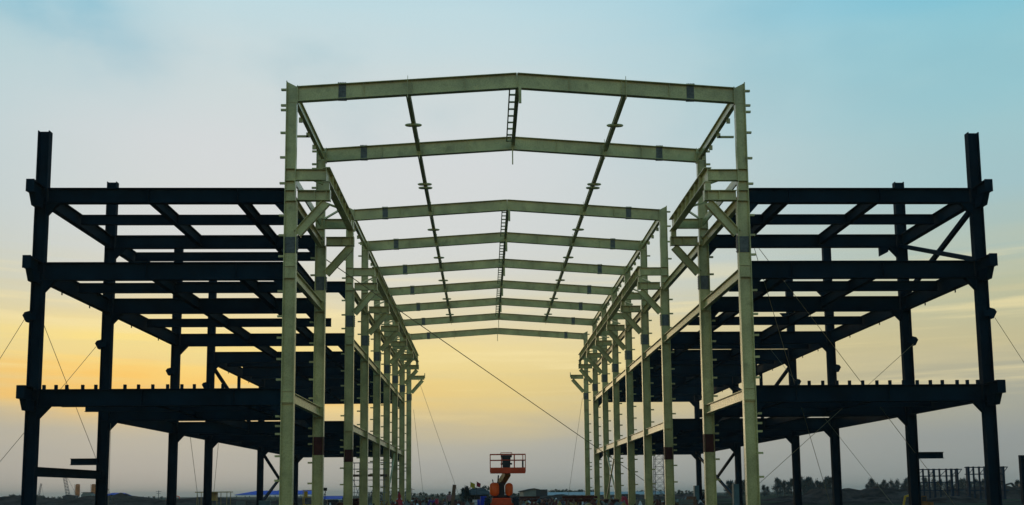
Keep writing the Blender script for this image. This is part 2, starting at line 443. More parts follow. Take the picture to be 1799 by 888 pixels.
for k in range(1, 9):
    y0, y1 = FY[k], FY[k + 1]
    for s, X in ((1, XL), (-1, XR)):
        xg = X + s * 2.4; xm = X + s * .36
        if k not in (2, 8):
            a0 = y0 - .22 if k in (1, 3) else y0 + .01
            a1 = y1 + .35 if k in (1, 7) else y1 - .01
            g = B().ibeam((xg, a0, 20.04), (xg, a1, 20.04), .88, .44, (0, 0, 1), .045, .035).build('crane_girder', CREAM, hall)
            for q in range(1, 8):
                B().box((xg, y0 + (y1 - y0) * q / 8, 20.04), (.40, .03, .78)).build('web_stiffener', CREAM, g)
            n = 4; za = 20.28
            for q in range(n):
                ya, yb = y0 + .5 + (y1 - y0 - 1) * q / n, y0 + .5 + (y1 - y0 - 1) * (q + 1) / n
                p = (X + s * .66, ya, za), (xg - s * .24, yb, za)
                if q % 2: p = (xg - s * .24, ya, za), (X + s * .66, yb, za)
                B().bar(*p, .12, .10).build('plan_brace', CREAM, hall)
            if k == 1:
                B().bar((xm, y0 + .2, 20.1), (xm, y1 - .2, 20.1), .5, .10).build('walkway_rail', CREAM, hall)
        if k < 8:
            zs = [18.6] if k == 2 else [18.6, 14.3, 7.1]
            if k == 2 and s < 0: zs = [18.6, 14.3]
            if k == 2 and s > 0: zs = []
            for z in zs:
                B().ibeam((xm + s * .06, y0 + .2, z), (xm + s * .06, y1 - .2, z), .60, .30, (0, 0, 1), .03, .03).build('side_strut', CREAM, hall)
# X bracing of the far end bay of the right row
for y0, y1, z0, z1 in ((FY[6], FY[7], .5, 6.6),):
    xm = XR - .36
    B().bar((xm, y0 + .2, z0), (xm, y1 - .2, z1), .16).build('cross_brace', CREAM, hall)
    B().bar((xm - .12, y0 + .2, z1), (xm - .12, y1 - .2, z0), .16).build('cross_brace', CREAM, hall)
    xm = XL + .36
    B().bar((xm, y0 + .2, z0), (xm, y1 - .2, z1), .16).build('cross_brace', CREAM, hall)

# ------------------------------------------------------------------ dark wings
def haunch(b, x, s, y, z, dx=.66, dz=.72):
    b.prism([(x, z), (x + s * dx, z), (x, z - dz)], 'y', y - .14, y + .14)
def wing(left):
    s = 1 if left else -1                         # from the outer row towards the hall
    Xo = -25.38 if left else 29.18
    Xi = (XL if left else XR) - s * .02
    ints = (-19.3, -14.2) if left else (23.4, 18.0)
    t = thing('floor_frame_building', ((Xo + Xi) / 2, 95, 0),
              'dark navy three storey steel frame wing on the left of the cream hall frame' if left else
              'dark navy three storey steel frame wing right of the hall, crossed braces under its roof', 'building frame')
    rows = {1: 22.65, 2: 23.0, 3: 23.0, 4: 22.65, 6: 15.1, 8: 15.1}
    oc = {}
    for k, top in rows.items():
        y = FY[k]
        b = B(); b.ibeam((Xo, y, .05), (Xo, y, top), .66, .44, (1, 0, 0), .05, .045)
        for z in (7.58, 6.6, 14.87, 13.85, 19.24, 18.36):
            if z < top: b.box((Xo, y, z), (.56, .40, .035))
        for i, (zt, dp) in enumerate(FL):
            if zt < top: haunch(b, Xo + s * .33, s, y, zt - dp)
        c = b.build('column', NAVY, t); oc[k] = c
        B().box((Xo, y, .025), (1.1, .9, .05)).build('base_plate', NAVY, c)
        if top > 20:
            b = B(); b.box((Xo, y - .045, 16.9), (.52, .03, 1.3))
            for j in range(8):
                b.box((Xo - .345, y, 16.35 + j * .16), (.03, .34, .06)); b.box((Xo + .345, y, 16.35 + j * .16), (.03, .34, .06))
            b.build('splice_plate', NAVY, c)
        if k <= 4:
            b = B()    # half-height connection bracket that the guy ropes are shackled to
            b.prism([(Xo - s * .335, 12.05), (Xo - s * .60, 11.98), (Xo - s * .72, 11.80), (Xo - s * .52, 11.42), (Xo - s * .335, 11.46)], 'y', y - .24, y + .10)
            b.box((Xo - s * .2, y - .235, 11.72), (.5, .02, .36))
            b.build('rope_bracket', NAVY, c)
    for i, (zt, dp) in enumerate(FL):             # stubs that run on past the front row
        y = FY[1]; b = B()
        b.ibeam((Xo, y - .22, zt - .28), (Xo, y - 1.55, zt - .28), .68 if i else .74, .44, (0, 0, 1), .04, .04)
        b.box((Xo, y - 1.57, zt - .28), (.46, .04, .72))
        b.prism([(y - .22, zt - .62), (y - 1.30, zt - .62), (y - .95, zt - 1.25), (y - .22, zt - 1.25)], 'x', Xo - .18, Xo + .18)
        b.build('cantilever_stub', NAVY, t)
    # transverse beams
    def mids(k, n): return [FY[k] + (FY[k + 1] - FY[k]) * (j + 1) / (n + 1) for j in range(n)]
    for i, (zt, dp) in enumerate(FL):
        last = 8 if i < 2 else (3 if left else 2)
        for k in range(1, last + 1):
            y = FY[k]
            b = B(); b.ibeam((Xo + s * .36, y, zt - dp / 2), (Xi, y, zt - dp / 2), dp, .42, (0, 0, 1), .045, .035)
            for q in ints: b.box((q, y - .1, zt - dp / 2), (.03, .18, dp - .1))
            haunch(b, Xi, -s, y, zt - dp, .6, .66)
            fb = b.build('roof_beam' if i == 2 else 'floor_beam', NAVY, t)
            if i == 0 and k == 1:
                px = ([-24.81, -24.14, -23.54, -22.65, -21.92, -20.29, -19.53, -18.73, -17.9, -17.1, -16.4, -15.6, -14.8] if left else
                      [18.0, 18.77, 19.56, 20.39, 21.12, 21.89, 22.72, 23.48, 24.28, 25.08, 25.85, 26.55, 27.42, 28.02, 28.63])
                for x in px: B().box((x, y, zt + .13), (.15, .15, .26)).build('post_stub', NAVY, fb)
            if k < last:
                sec = mids(k, 1)
                if i == 2 and k == 2: sec = [70.9]
                if i == 1 and k == 3 and left: sec = []
                if i == 0: sec = mids(k, 2) if k != 2 else [71.0]
                for y2 in sec:
                    B().ibeam((Xo + s * .12, y2, zt - .06 - .31), (Xi, y2, zt - .06 - .31), .62, .28, (0, 0, 1), .03, .03).build('secondary_beam', NAVY, t)
    # edge beams along the outer row and the two inner lines
    keys = [1, 2, 3, 4, 6, 8]
    for i, (zt, dp) in enumerate(FL):
        for a, c2 in zip(keys[:-1], keys[1:]):
            if i == 2 and a >= (3 if left else 2): continue
            if left and i == 0 and a == 1: continue
            if left and i == 1 and a == 3: continue
            h = dp - .06
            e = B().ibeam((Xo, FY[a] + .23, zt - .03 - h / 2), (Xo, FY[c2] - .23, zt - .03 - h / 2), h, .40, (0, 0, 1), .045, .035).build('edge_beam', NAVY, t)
            if i == 1:
                for q in (.3, .7): B().box((Xo, FY[a] + (FY[c2] - FY[a]) * q, zt - dp - .10), (.06, .06, .22)).build('hook', NAVY, e)
        for x in ints:
            for k in range(1, 8 if i < 2 else (3 if left else 2)):
                if i == 2 and k == 2 and x == ints[0]: continue
                B().ibeam((x, FY[k] + .22, zt - .40), (x, FY[k + 1] - .22, zt - .40), .68, .34, (0, 0, 1), .04, .03).build('floor_girder', NAVY, t)
    # bracing of the outer row
    def xbrace(k0, k1, z0, z1, d=.24):
        y0, y1 = FY[k0] + .2, FY[k1] - .2
        B().bar((Xo - .1, y0, z0), (Xo - .1, y1, z1), d).build('cross_brace', NAVY, t)
        B().bar((Xo + .1, y0, z1), (Xo + .1, y1, z0), d).build('cross_brace', NAVY, t)
    xbrace(6, 8, .4, 6.5, .26); xbrace(4, 6, 7.8, 13.6, .26)
    if not left: xbrace(1, 2, 15.0, 18.4, .26)
    B().bar((Xo, FY[5], 7.6), (Xo, FY[5], 13.9), .28).build('post', NAVY, t)
    # odd low beams at the second row
    if left:
        B().ibeam((Xo + .02, FY[1] + .23, 2.98), (Xo + .02, FY[2] - .23, 2.98), .54, .3, (0, 0, 1)).build('low_beam', NAVY, t)
    B().ibeam((Xo - s * .34, FY[2], 3.87), (Xo - s * 2.1, FY[2], 3.87), .44, .3, (0, 0, 1)).build('beam_stub', NAVY, t)
    if not left:
        B().prism([(27.6, 18.40), (28.25, 18.40), (28.15, 18.0), (27.6, 17.72)], 'y', FY[2] - .2, FY[2] + .15).build('beam_end_block', NAVY, t)
        for k in (6, 8):
            B().box((Xo - .55, FY[k] - .6, 1.2), (.62, .7, 2.4)).build('column_wrap', TEAL, t)['label'] = 'grey teal box casing at the foot of the column'
wing(True); wing(False)

# ------------------------------------------------------------------ guy ropes
def rope(p0, p1, r, label, sag=0):
    b = B(); p0, p1 = Vector(p0), Vector(p1); n = 10 if sag else 1
    P = [p0.lerp(p1, i / n) - Vector((0, 0, sag * 4 * (i / n) * (1 - i / n))) for i in range(n + 1)]
    for a, c in zip(P[:-1], P[1:]): b.tube(a, c, r, n=6)
    return tag(b.build('guy_rope', ROPE), label, 'rope', 'guy ropes steadying the steel frame')
XWL, XWR = -25.38, 29.18
rope((XWL - .7, 56, 11.6), (-32.6, 56, .0), .016, 'thin guy rope from the front left navy column out past the left edge')
rope((XWL + .2, 56.3, 11.5), (at(210, 870, 82).x, 82, 0), .016, 'thin guy rope from the front left navy column back to the second column')
p = at(-91, 914, 60); rope((XWL - .7, 66.4, 11.6), (p.x, 60, 0), .016, 'thin guy rope from the second left navy column down to the far left ground')
rope((at(195, 745, 66.2).x, 66.2, 6.4), (at(192, 868, 66.2).x, 66.2, 0), .015, 'thin rope hanging straight down beside the second left navy column')
rope((at(333, 761, 88).x, 88, gz(333, 755, 88)), (at(352, 868, 88).x, 88, 0.2), .02, 'thin slanting rope between the third and fourth left navy columns')
rope((at(385, 768, 92).x, 91.9, 6.4), (at(374, 865, 92).x, 92, 0.2), .02, 'thin rope hanging just right of the fourth left navy column')
rope((15.93, 56.2, 15.7), (24.75, 70, 0), .017, 'thin guy rope from the front right cream column to the third navy column')
rope((16.2, 56.2, 15.7), (33.9, 70, 0), .017, 'long thin guy rope from the front right cream column past the second navy column')
rope((at(1335, 590, 88).x, 88, gz(1335, 590, 88)), (at(1575, 858, 75).x, 75, 0), .017, 'thin guy rope slanting down between the third and second right navy columns')
rope((XWR + .7, 66.4, 11.75), (at(1333, 842, 60).x, 60, gz(1333, 842, 60) - .3), .017, 'thin guy rope from the second right navy column down to the front right cream column')
rope((XWR + .7, 56, 11.5), (36.6, 56, 0), .016, 'thin guy rope from the front right navy column out past the right edge')
rope((-10.93, 66.5, 17.7), (22.2, 112, 0), .036, 'thick pale rope slanting right down across the middle of the hall')
rope((at(727, 740, 145).x, 145, gz(727, 720, 145)), (at(746, 870, 145).x, 145, .2), .022, 'steep thin rope beside the last left cream column')
rope((at(733, 690, 145).x, 145, gz(733, 660, 145)), (at(812, 868, 130).x, 130, .2), .022, 'slanting thin rope from the last left crane bracket to the hall floor')
rope((at(1024, 722, 144).x, 144, gz(1026, 700, 144)), (at(997, 866, 136).x, 136, .2), .022, 'thin rope from the last right cream column to the hall floor')
rope((at(1307, 770, 100).x, 100, 6.6), (at(1308, 866, 100).x, 100, .2), .022, 'thin rope hanging straight down left of the front right cream column')

# ------------------------------------------------------------------ ground
b = B(); n = 60
def gh(x, y): return 0.0
xs = [-6000, -2000, -700, -300, -120, -60, -20, 20, 60, 120, 300, 700, 2000, 6000]; ys = [-600, -100, 0, 40, 80, 120, 180, 260, 400, 700, 1200, 2500, 6000, 9000]
for yy in ys:
    for xx in xs: b.v.append(Vector((xx, yy, 0)))
nx = len(xs)
for j in range(len(ys) - 1):
    for i in range(nx - 1): b.f.append([j * nx + i, j * nx + i + 1, (j + 1) * nx + i + 1, (j + 1) * nx + i]); b.mi.append(0)
struct(b.build('ground', SOIL))
def mound(name, x0, x1, y, dep, hfun, seed, m=EARTH):
    random.seed(seed); b = B(); n = max(24, int((x1 - x0) / 1.2)); mm = 7
    for j in range(mm):
        f = math.sin(math.pi * j / (mm - 1)) ** .8
        for i in range(n + 1):
            x = x0 + (x1 - x0) * i / n; e = min(1, 6 * i / n, 6 * (n - i) / n)
            h = hfun(x) * e * f
            b.v.append(Vector((x + random.uniform(-.3, .3), y + dep * (j / (mm - 1) - .5) + random.uniform(-.4, .4), -.05 + h * (1 + random.uniform(-.16, .16)))))
    for j in range(mm - 1):
        for i in range(n):
            a = j * (n + 1) + i; b.f.append([a, a + 1, a + n + 2, a + n + 1]); b.mi.append(0)
    return struct(b.build(name, m))
mound('earth_berm', gx(1330, 165), gx(1900, 165) + 20, 165, 16, lambda x: 1.85 + .25 * math.sin(x * .31) + .18 * math.sin(x * 1.13 + 1) + (.55 if 55 < x < 60 else 0), 3)
mound('earth_berm', gx(1340, 118), gx(1800, 118), 118, 9, lambda x: .55 + .25 * math.sin(x * .7), 4)
mound('earth_berm', gx(-60, 230), gx(300, 230), 230, 20, lambda x: 1.7 + .4 * math.sin(x * .21) + .3 * math.sin(x * .83 + 2), 5)
mound('earth_berm', gx(180, 210), gx(480, 210), 210, 18, lambda x: 1.15 + .25 * math.sin(x * .4), 6)
mound('earth_berm', gx(430, 190), gx(760, 190), 190, 10, lambda x: .9 + .3 * math.sin(x * .5), 8)
mound('earth_berm', gx(760, 240), gx(1330, 240), 240, 12, lambda x: 1.0 + .25 * math.sin(x * .4), 9)

# grass and weeds on the hall floor
random.seed(21); b = B()
for i in range(5200):
    y = random.uniform(104, 172); px = random.choice((random.uniform(770, 866), random.uniform(905, 1060), random.uniform(640, 1200)))
    x = gx(px, y); h = random.uniform(.10, .42); a = random.uniform(0, 3.14); ww = random.uniform(.03, .10)
    dx, dy = math.cos(a) * ww, math.sin(a) * ww; lx, ly = random.uniform(-.15, .15), random.uniform(-.15, .15)
    b.add([(x - dx, y - dy, 0), (x + dx, y + dy, 0), (x + lx, y + ly, h)], [(0, 1, 2)])
tag(b.build('weeds', GRASS), 'low green weeds on the bare floor of the hall', 'weeds', kind='stuff')

# ------------------------------------------------------------------ boom lift
LX, LY = 1.22, 71.6
lift = thing('boom_lift', (LX, LY, 0), 'orange boom lift with its railed work platform raised, parked in the middle of the hall', 'boom lift')
b = B(); b.prism([(LX - .62, .5), (LX + .62, .5), (LX + .72, .8), (LX + .66, 1.22), (LX - .66, 1.22), (LX - .72, .8)], 'y', LY - 1.25, LY + 1.3)
b.box((LX, LY - 1.05, .72), (2.0, .22, .26)); b.box((LX, LY + 1.05, .72), (2.0, .22, .26))
b.box((LX, LY - 1.30, .95), (.9, .12, .4)); b.build('chassis', REDP, lift)
for dx in (-1.02, 1.02):
    for dy in (-1.05, 1.05):
        b = B()
        prof = [(.42, -.19), (.56, -.19), (.62, -.12), (.62, .12), (.56, .19), (.42, .19)]
        n = 20; P = []; c = Vector((LX + dx, LY + dy, .62))
        for r, u in prof:
            for q in range(n):
                tq = 2 * math.pi * q / n; P.append(c + Vector((u, r * math.cos(tq), r * math.sin(tq))))
        F = [(i * n + q, i * n + (q + 1) % n, (i + 1) * n + (q + 1) % n, (i + 1) * n + q) for i in range(len(prof) - 1) for q in range(n)]
        F += [tuple(range(n)), tuple(range((len(prof) - 1) * n, len(prof) * n))]
        b.add(P, F)
        for q in range(20):
            tq = 2 * math.pi * q / 20; b.box(c + Vector((0.1 * (1 if q % 2 else -1), .62 * math.cos(tq), .62 * math.sin(tq))), (.22, .05, .05), 0, tq)
        wh = b.build('wheel', BLACK, lift)
        sg = 1 if dx > 0 else -1
        b = B(); b.tube(c + Vector((sg * .17, 0, 0)), c + Vector((sg * .215, 0, 0)), .36, .32, 14); b.tube(c + Vector((sg * .2, 0, 0)), c + Vector((sg * .26, 0, 0)), .12, .1, 10)
        b.build('rim', GREY, wh)
b = B(); b.lathe((LX, LY, 1.22), [(.62, 0), (.66, .06), (.66, .14), (.5, .18)], 20); b.box((LX + .02, LY, 1.85), (.40, 1.3, 1.0)); b.box((LX + .02, LY + .4, 2.25), (.30, .5, .3))
b.build('turntable', DARKM, lift)
def hood(x0, x1, y0, y1, z0, z1):
    b = B(); r = .27; n = 6; W2, H2 = (x1 - x0) / 2, (z1 - z0) / 2; cx, cz = (x0 + x1) / 2, (z0 + z1) / 2; prof = []
    for qx, qz, a0 in ((1, 1, 0), (-1, 1, 90), (-1, -1, 180), (1, -1, 270)):
        for i in range(n):
            a = math.radians(a0 + 90 * i / (n - 1)); prof.append((cx + qx * (W2 - r) + r * math.cos(a), cz + qz * (H2 - r) + r * math.sin(a)))
    m = len(prof)
    rings = [(y0, .86), (y0 + .08, .96), (y0 + .2, 1.0), (y1 - .2, 1.0), (y1 - .08, .96), (y1, .86)]
    P = [(cx + (p[0] - cx) * k, yy, cz + (p[1] - cz) * k) for yy, k in rings for p in prof]
    F = [(i * m + q, i * m + (q + 1) % m, (i + 1) * m + (q + 1) % m, (i + 1) * m + q) for i in range(len(rings) - 1) for q in range(m)]
    F += [tuple(range(m)), tuple(range((len(rings) - 1) * m, len(rings) * m))]
    return b.add(P, F)
hood(LX - .84, LX - .16, LY - .95, LY + 1.1, 1.36, 2.33).build('engine_cover', ORANGE, lift, smooth=True)
hood(LX + .28, LX + .82, LY - .95, LY + 1.1, 1.36, 2.30).build('engine_cover', ORANGE, lift, smooth=True)
b = B(); b.tube((LX - .58, LY, 2.30), (LX - .63, LY, 2.55), .035); b.tube((LX - .25, LY - .2, 2.28), (LX - .20, LY - .2, 2.85), .05); b.build('exhaust_pipe', DARKM, lift)
b = B(); b.bar((LX - .16, LY + .9, 2.02), (LX + .42, LY - 1.75, 2.98), .44, .42); b.bar((LX - .20, LY + 1.0, 1.9), (LX - .02, LY + .1, 2.05), .2, .3)
b.build('boom', OCHRE, lift)
P0, P1, Q0, Q1 = LX - .80, LX + 1.66, LY - 2.45, LY - 1.5
plat = B()
plat.box(((P0 + P1) / 2, (Q0 + Q1) / 2, 3.0), (P1 - P0, Q1 - Q0, .12))
plat.box(((P0 + P1) / 2, Q0, 3.19), (P1 - P0, .05, .30)); plat.box(((P0 + P1) / 2, Q1, 3.19), (P1 - P0, .05, .30))
plat.box((P0, (Q0 + Q1) / 2, 3.19), (.05, Q1 - Q0 - .05, .30)); plat.box((P1, (Q0 + Q1) / 2, 3.19), (.05, Q1 - Q0 - .05, .30))
pf = plat.build('work_platform', REDP, lift)
for yy in (Q0, Q1):
    for x in (P0, P0 + .80, P1 - .76, P1 - .14 if yy == Q1 else P1, ): B().tube((x, yy, 3.3), (x, yy, 4.26), .028, n=8).build('rail_post', REDP, pf)
    for z in (3.86, 4.27): B().tube((P0, yy, z), (P1, yy, z), .028, n=8).build('guard_rail', REDP, pf)
for x in (P0, P1):
    for z in (3.86, 4.27): B().tube((x, Q0, z), (x, Q1, z), .028, n=8).build('guard_rail', REDP, pf)
b = B(); xa, xb = P0 + .74, P0 + 1.52
for q in ((xa, 4.27, xa, 4.37), (xb, 4.27, xb, 4.37), (xa, 4.37, xb, 4.37)): b.tube((q[0], Q0, q[1]), (q[2], Q0, q[3]), .025, n=6)
b.build('console_guard', REDP, pf)
b = B(); xm = P0 + 1.13; yc = Q0 + .1
b.prism([(xm - .25, 3.1), (xm + .25, 3.1), (xm + .30, 4.05), (xm - .30, 4.05)], 'y', yc - .1, yc + .14)
b.prism([(xm - .38, 4.05), (xm + .38, 4.05), (xm + .40, 4.20), (xm - .40, 4.20)], 'y', yc - .16, yc + .18)
b.box((xm, yc, 3.60), (.80, .18, .12)); b.build('control_console', DARKM, pf)
b = B(); b.tube((P1 - .15, Q1 - .1, 3.1), (P1 - .15, Q1 - .1, 3.85), .06); b.build('extinguisher', DARKM, pf)

# ------------------------------------------------------------------ person beside the leaning post
def person(x, y, label):
    J = {'pel': (0, 0, .93), 'wai': (0, 0, 1.08), 'che': (0, -.01, 1.32), 'nec': (0, 0, 1.47), 'hd0': (0, -.01, 1.55), 'hd1': (0, -.02, 1.64), 'hd2': (0, -.01, 1.72), 'nose': (0, -.125, 1.615)}
    R = {'pel': .14, 'wai': .125, 'che': .145, 'nec': .058, 'hd0': .075, 'hd1': .095, 'hd2': .075, 'nose': .016}
    E_ = [('pel', 'wai'), ('wai', 'che'), ('che', 'nec'), ('nec', 'hd0'), ('hd0', 'hd1'), ('hd1', 'hd2'), ('hd1', 'nose')]
    for s, n in ((-1, 'l'), (1, 'r')):
        J.update({n + 'sh': (s * .18, 0, 1.39), n + 'el': (s * .25, .02, 1.10), n + 'wr': (s * .24, -.10, .88), n + 'pa': (s * .235, -.125, .81),
                  n + 'hip': (s * .09, 0, .88), n + 'kn': (s * .10, -.02, .49), n + 'an': (s * .10, .02, .09), n + 'to': (s * .12, -.17, .04), n + 'ear': (s * .10, -.01, 1.63)})
        R.update({n + 'sh': .062, n + 'el': .043, n + 'wr': .030, n + 'pa': .034, n + 'hip': .095, n + 'kn': .062, n + 'an': .046, n + 'to': .04, n + 'ear': .014})
        E_ += [('che', n + 'sh'), (n + 'sh', n + 'el'), (n + 'el', n + 'wr'), (n + 'wr', n + 'pa'), ('pel', n + 'hip'), (n + 'hip', n + 'kn'), (n + 'kn', n + 'an'), (n + 'an', n + 'to'), ('hd1', n + 'ear')]
        for i, (dy, dz) in enumerate(((-.045, -.085), (-.02, -.095), (.005, -.09), (.03, -.075))):
            m = n + 'f%d' % i; q = J[n + 'pa']
            J[m] = (q[0] - s * .004, q[1] + dy * .8 - .01, q[2] + dz * .55); J[m + 'b'] = (q[0] - s * .02, q[1] + dy - .015, q[2] + dz)
            R[m] = .010; R[m + 'b'] = .008; E_ += [(n + 'pa', m), (m, m + 'b')]
        q = J[n + 'pa']; J[n + 'th'] = (q[0] - s * .02, q[1] - .06, q[2] - .01); J[n + 'tb'] = (q[0] - s * .025, q[1] - .075, q[2] - .045)
        R[n + 'th'] = .012; R[n + 'tb'] = .009; E_ += [(n + 'pa', n + 'th'), (n + 'th', n + 'tb')]
    ks = list(J); me = bpy.data.meshes.new('tmp'); me.from_pydata([J[k] for k in ks], [(ks.index(a), ks.index(c)) for a, c in E_], [])
    o = bpy.data.objects.new('tmp', me); C.objects.link(o); md = o.modifiers.new('s', 'SKIN'); o.modifiers.new('d', 'SUBSURF').levels = 2
    for i, k in enumerate(ks):
        v = me.skin_vertices[0].data[i]; v.radius = (R[k], R[k]); v.use_root = (k == 'pel')
    dg = bpy.context.evaluated_depsgraph_get(); me2 = bpy.data.meshes.new_from_object(o.evaluated_get(dg)); C.objects.unlink(o)
    me2.name = 'person'; me2.materials.clear()
    for m in (SKIN, PINKC, CLOTH): me2.materials.append(m)
    for f in me2.polygons:
        z = f.center.z; ax = abs(f.center.x); f.use_smooth = True
        f.material_index = 0 if z > 1.47 or (ax > .2 and z < 1.12) else (1 if z > .95 else 2)
    p = bpy.data.objects.new('person', me2); C.objects.link(p); put(p, (x, y, 0)); tag(p, label, 'person')
    b = B(); b.lathe((x, y - .005, 1.60), [(.085, .0), (.108, .05), (.105, .10), (.07, .145), (.02, .16)], 12); b.build('hair', HAIR, p, smooth=True)
    return p
person(gx(790.5, 82), 82, 'person in a pale pink shirt and dark trousers beside the leaning timber post')

# ------------------------------------------------------------------ things standing about the site
def one(b, name, m, label, cat, group=None, **k): return tag(b.build(name, m, base=True, **k), label, cat, group)
b = B(); p0 = Vector((gx(795, 80), 80, 0)); p1 = at(799, 852, 80)
b.bar(p0 - Vector((0.1, 0, .2)), p1, .34, .28, (0, 1, 0)); b.bar(p0 + Vector((-.2, .05, 0)), p0 + Vector((.25, .05, .18)), .1); one(b, 'timber_post', WOOD, 'thick brown timber post leaning to the right beside the person', 'post')

# red and white trestle heap in front of the left row
tx, ty = gx(702, 96), 96
t = thing('tripod_barrier', (tx, ty, 0), 'red tripod barrier with white striped legs draped in red cloth', 'barrier')
for i, a in enumerate((-2.5, -.55, 1.6)):
    foot = Vector((tx + .85 * math.cos(a), ty + .5 * math.sin(a), 0)); top = Vector((tx, ty, 1.55))
    lg = B().tube(foot, top, .05, .04).build('leg', REDP, t)
    for q in (.15, .42, .66): B().tube(foot.lerp(top, q), foot.lerp(top, q + .12), .056, .055).build('stripe', WHITE, lg)
b = B(); random.seed(3); prof = [(.62, .05), (.5, .35), (.34, .7), (.2, 1.1), (.12, 1.5), (.03, 1.78)]
b.lathe((tx, ty, 0), prof, 9, 1, .8)
for v in b.v: v.x += random.uniform(-.07, .07); v.y += random.uniform(-.07, .07)
b.build('cloth', FLAGR, t)

# stacks of red primed beams
def stack(px0, px1, Y, ztop, label, ends=False, seed=1):
    random.seed(seed); x0, x1 = gx(px0, Y), gx(px1, Y)
    t = thing('beam_stack', ((x0 + x1) / 2, Y, 0), label, 'steel stack', 'stacks of red primed steel beams')
    for x in (x0 + .15 * (x1 - x0), x1 - .15 * (x1 - x0)):
        B().box((x, Y, .06), (.15, 1.6, .12)).build('timber_bearer', WOOD, t)
    z = .12; h = .30
    while z + h <= ztop:
        for j in range(3 if not ends else 1):
            a, c = x0 + random.uniform(0, .5), x1 - random.uniform(0, .9)
            yy = Y - .5 + j * .5
            if ends:
                nn = max(3, int((x1 - x0) / .36))
                for q in range(nn):
                    if z > .5 and random.random() < .15: continue
                    xx = x0 + .18 + q * (x1 - x0 - .3) / nn
                    B().ibeam((xx, Y - 1.5 + random.uniform(-.3, .3), z + h / 2), (xx, Y + 1.5, z + h / 2), h - .01, .26, (0, 0, 1), .03, .03).build('beam', REDSTEEL, t)
            else:
                B().ibeam((a, yy, z + h / 2), (c, yy, z + h / 2), h - .01, .3, (0, 0, 1), .03, .03).build('beam', REDSTEEL, t)
        z += h
        if z + h <= ztop:
            for x in (x0 + .2 * (x1 - x0), (x0 + x1) / 2, x1 - .25 * (x1 - x0)): B().box((x, Y - .05, z + .04), (.1, 1.5, .08)).build('spacer', WOOD, t)
            z += .08
stack(912, 948, 128, 1.25, 'stack of dark red beams right beside the boom lift', seed=1)
stack(950, 985, 122, 1.05, 'stack of dark red beams in the middle of the hall, left of the tallest stack', True, 2)
stack(984, 1052, 118, 1.40, 'widest and tallest stack of dark red beams by the last right cream columns', False, 3)
stack(1000, 1046, 140, 1.55, 'stack of dark red beams seen over the widest stack', True, 4)
stack(1056, 1092, 112, 1.15, 'stack of dark red beams behind the fifth right cream column', True, 5)
stack(1104, 1150, 104, 1.0, 'stack of dark red beams between the third and fourth right cream columns', False, 6)
stack(724, 768, 112, 1.25, 'stack of dark red beams right of the left cream column row', True, 7)
stack(594, 606, 92, 1.15, 'narrow stack of dark red beams left of the third left cream column', True, 8)
stack(620, 640, 98, 1.2, 'narrow stack of dark red beams between the third and fourth left cream columns', True, 9)

# loose offcuts, timber and rubbish lying about the floor: far too many and too small to count
random.seed(77); b = B()
DM = [REDSTEEL, REDSTEEL, REDSTEEL, WOOD, WHITE, GREY, DARKM, EARTH, OCHRE, GREY]
for i in range(1150):
    y = random.uniform(88, 175); px = random.choice((random.uniform(575, 860), random.uniform(905, 1240), random.uniform(905, 1110), random.uniform(690, 850)))
    x = gx(px, y); q = random.random(); b.cur = random.randrange(len(DM))
    if b.cur in (4,) and random.random() < .5: b.cur = 0
    if q < .45: b.box((x, y, .1), (random.uniform(.3, 2.2), random.uniform(.1, .4), random.uniform(.1, .35)), random.uniform(-.5, .5))
    elif q < .62:
        h = random.uniform(.2, .8); b.bar((x, y, 0), (x + random.uniform(-.3, .3), y + random.uniform(-.3, .3), h), random.uniform(.05, .14))
    else: b.lathe((x, y, 0), [(random.uniform(.15, .5), 0), (random.uniform(.15, .45), random.uniform(.2, .5)), (.05, random.uniform(.5, .9))], 6)
tag(b.build('debris', DM), 'scattered steel offcuts, timber and rubbish over the hall floor', 'debris', kind='stuff')
random.seed(31)
# red and blue drums, tarps, crates
def drum(px, Y, r, h, m, label, z=0):
    b = B(); b.lathe((gx(px, Y), Y, z), [(r * .96, 0), (r, .02), (r, h * .32), (r * 1.04, h * .34), (r, h * .36), (r, h * .65), (r * 1.04, h * .67), (r, h * .69), (r, h - .02), (r * .94, h)], 16)
    return tag(b.build('drum', m, base=True, smooth=False), label, 'drum')
drum(849.5, 84, .27, 1.33, BLUE2, 'bright blue drum standing left of the boom lift')
drum(843, 90, .22, 1.0, BLUE2, 'smaller dark blue drum left of the bright blue drum')
def tarp(name, px0, px1, Y, h, m, label, cat, seed):
    random.seed(seed); x0, x1 = gx(px0, Y), gx(px1, Y); b = B(); nx_, ny_ = 10, 6
    for j in range(ny_):
        for i in range(nx_):
            u, v = i / (nx_ - 1), j / (ny_ - 1)
            f = min(1, 5 * min(u, 1 - u, v, 1 - v)) ** .6
            b.v.append(Vector((x0 + (x1 - x0) * u, Y - .7 + 1.4 * v, h * f * random.uniform(.75, 1.0) if f > 0 else 0)))
    for j in range(ny_ - 1):
        for i in range(nx_ - 1):
            a = j * nx_ + i; b.f.append([a, a + 1, a + nx_ + 1, a + nx_]); b.mi.append(0)
    return one(b, name, m, label, cat)
tarp('tarp_heap', 750, 770, 105, 1.0, PURPLE, 'heap under a purple tarp in front of the red beam stack at left', 'tarp', 1)
tarp('cloth_heap', 764, 772, 103, 1.15, FLAGR, 'heap of bright red cloth at the right end of the purple tarp', 'cloth', 2)
tarp('cloth_heap', 1090, 1104, 99, 1.2, FLAGR, 'bright red covered heap in front of the fifth right cream column', 'cloth', 3)
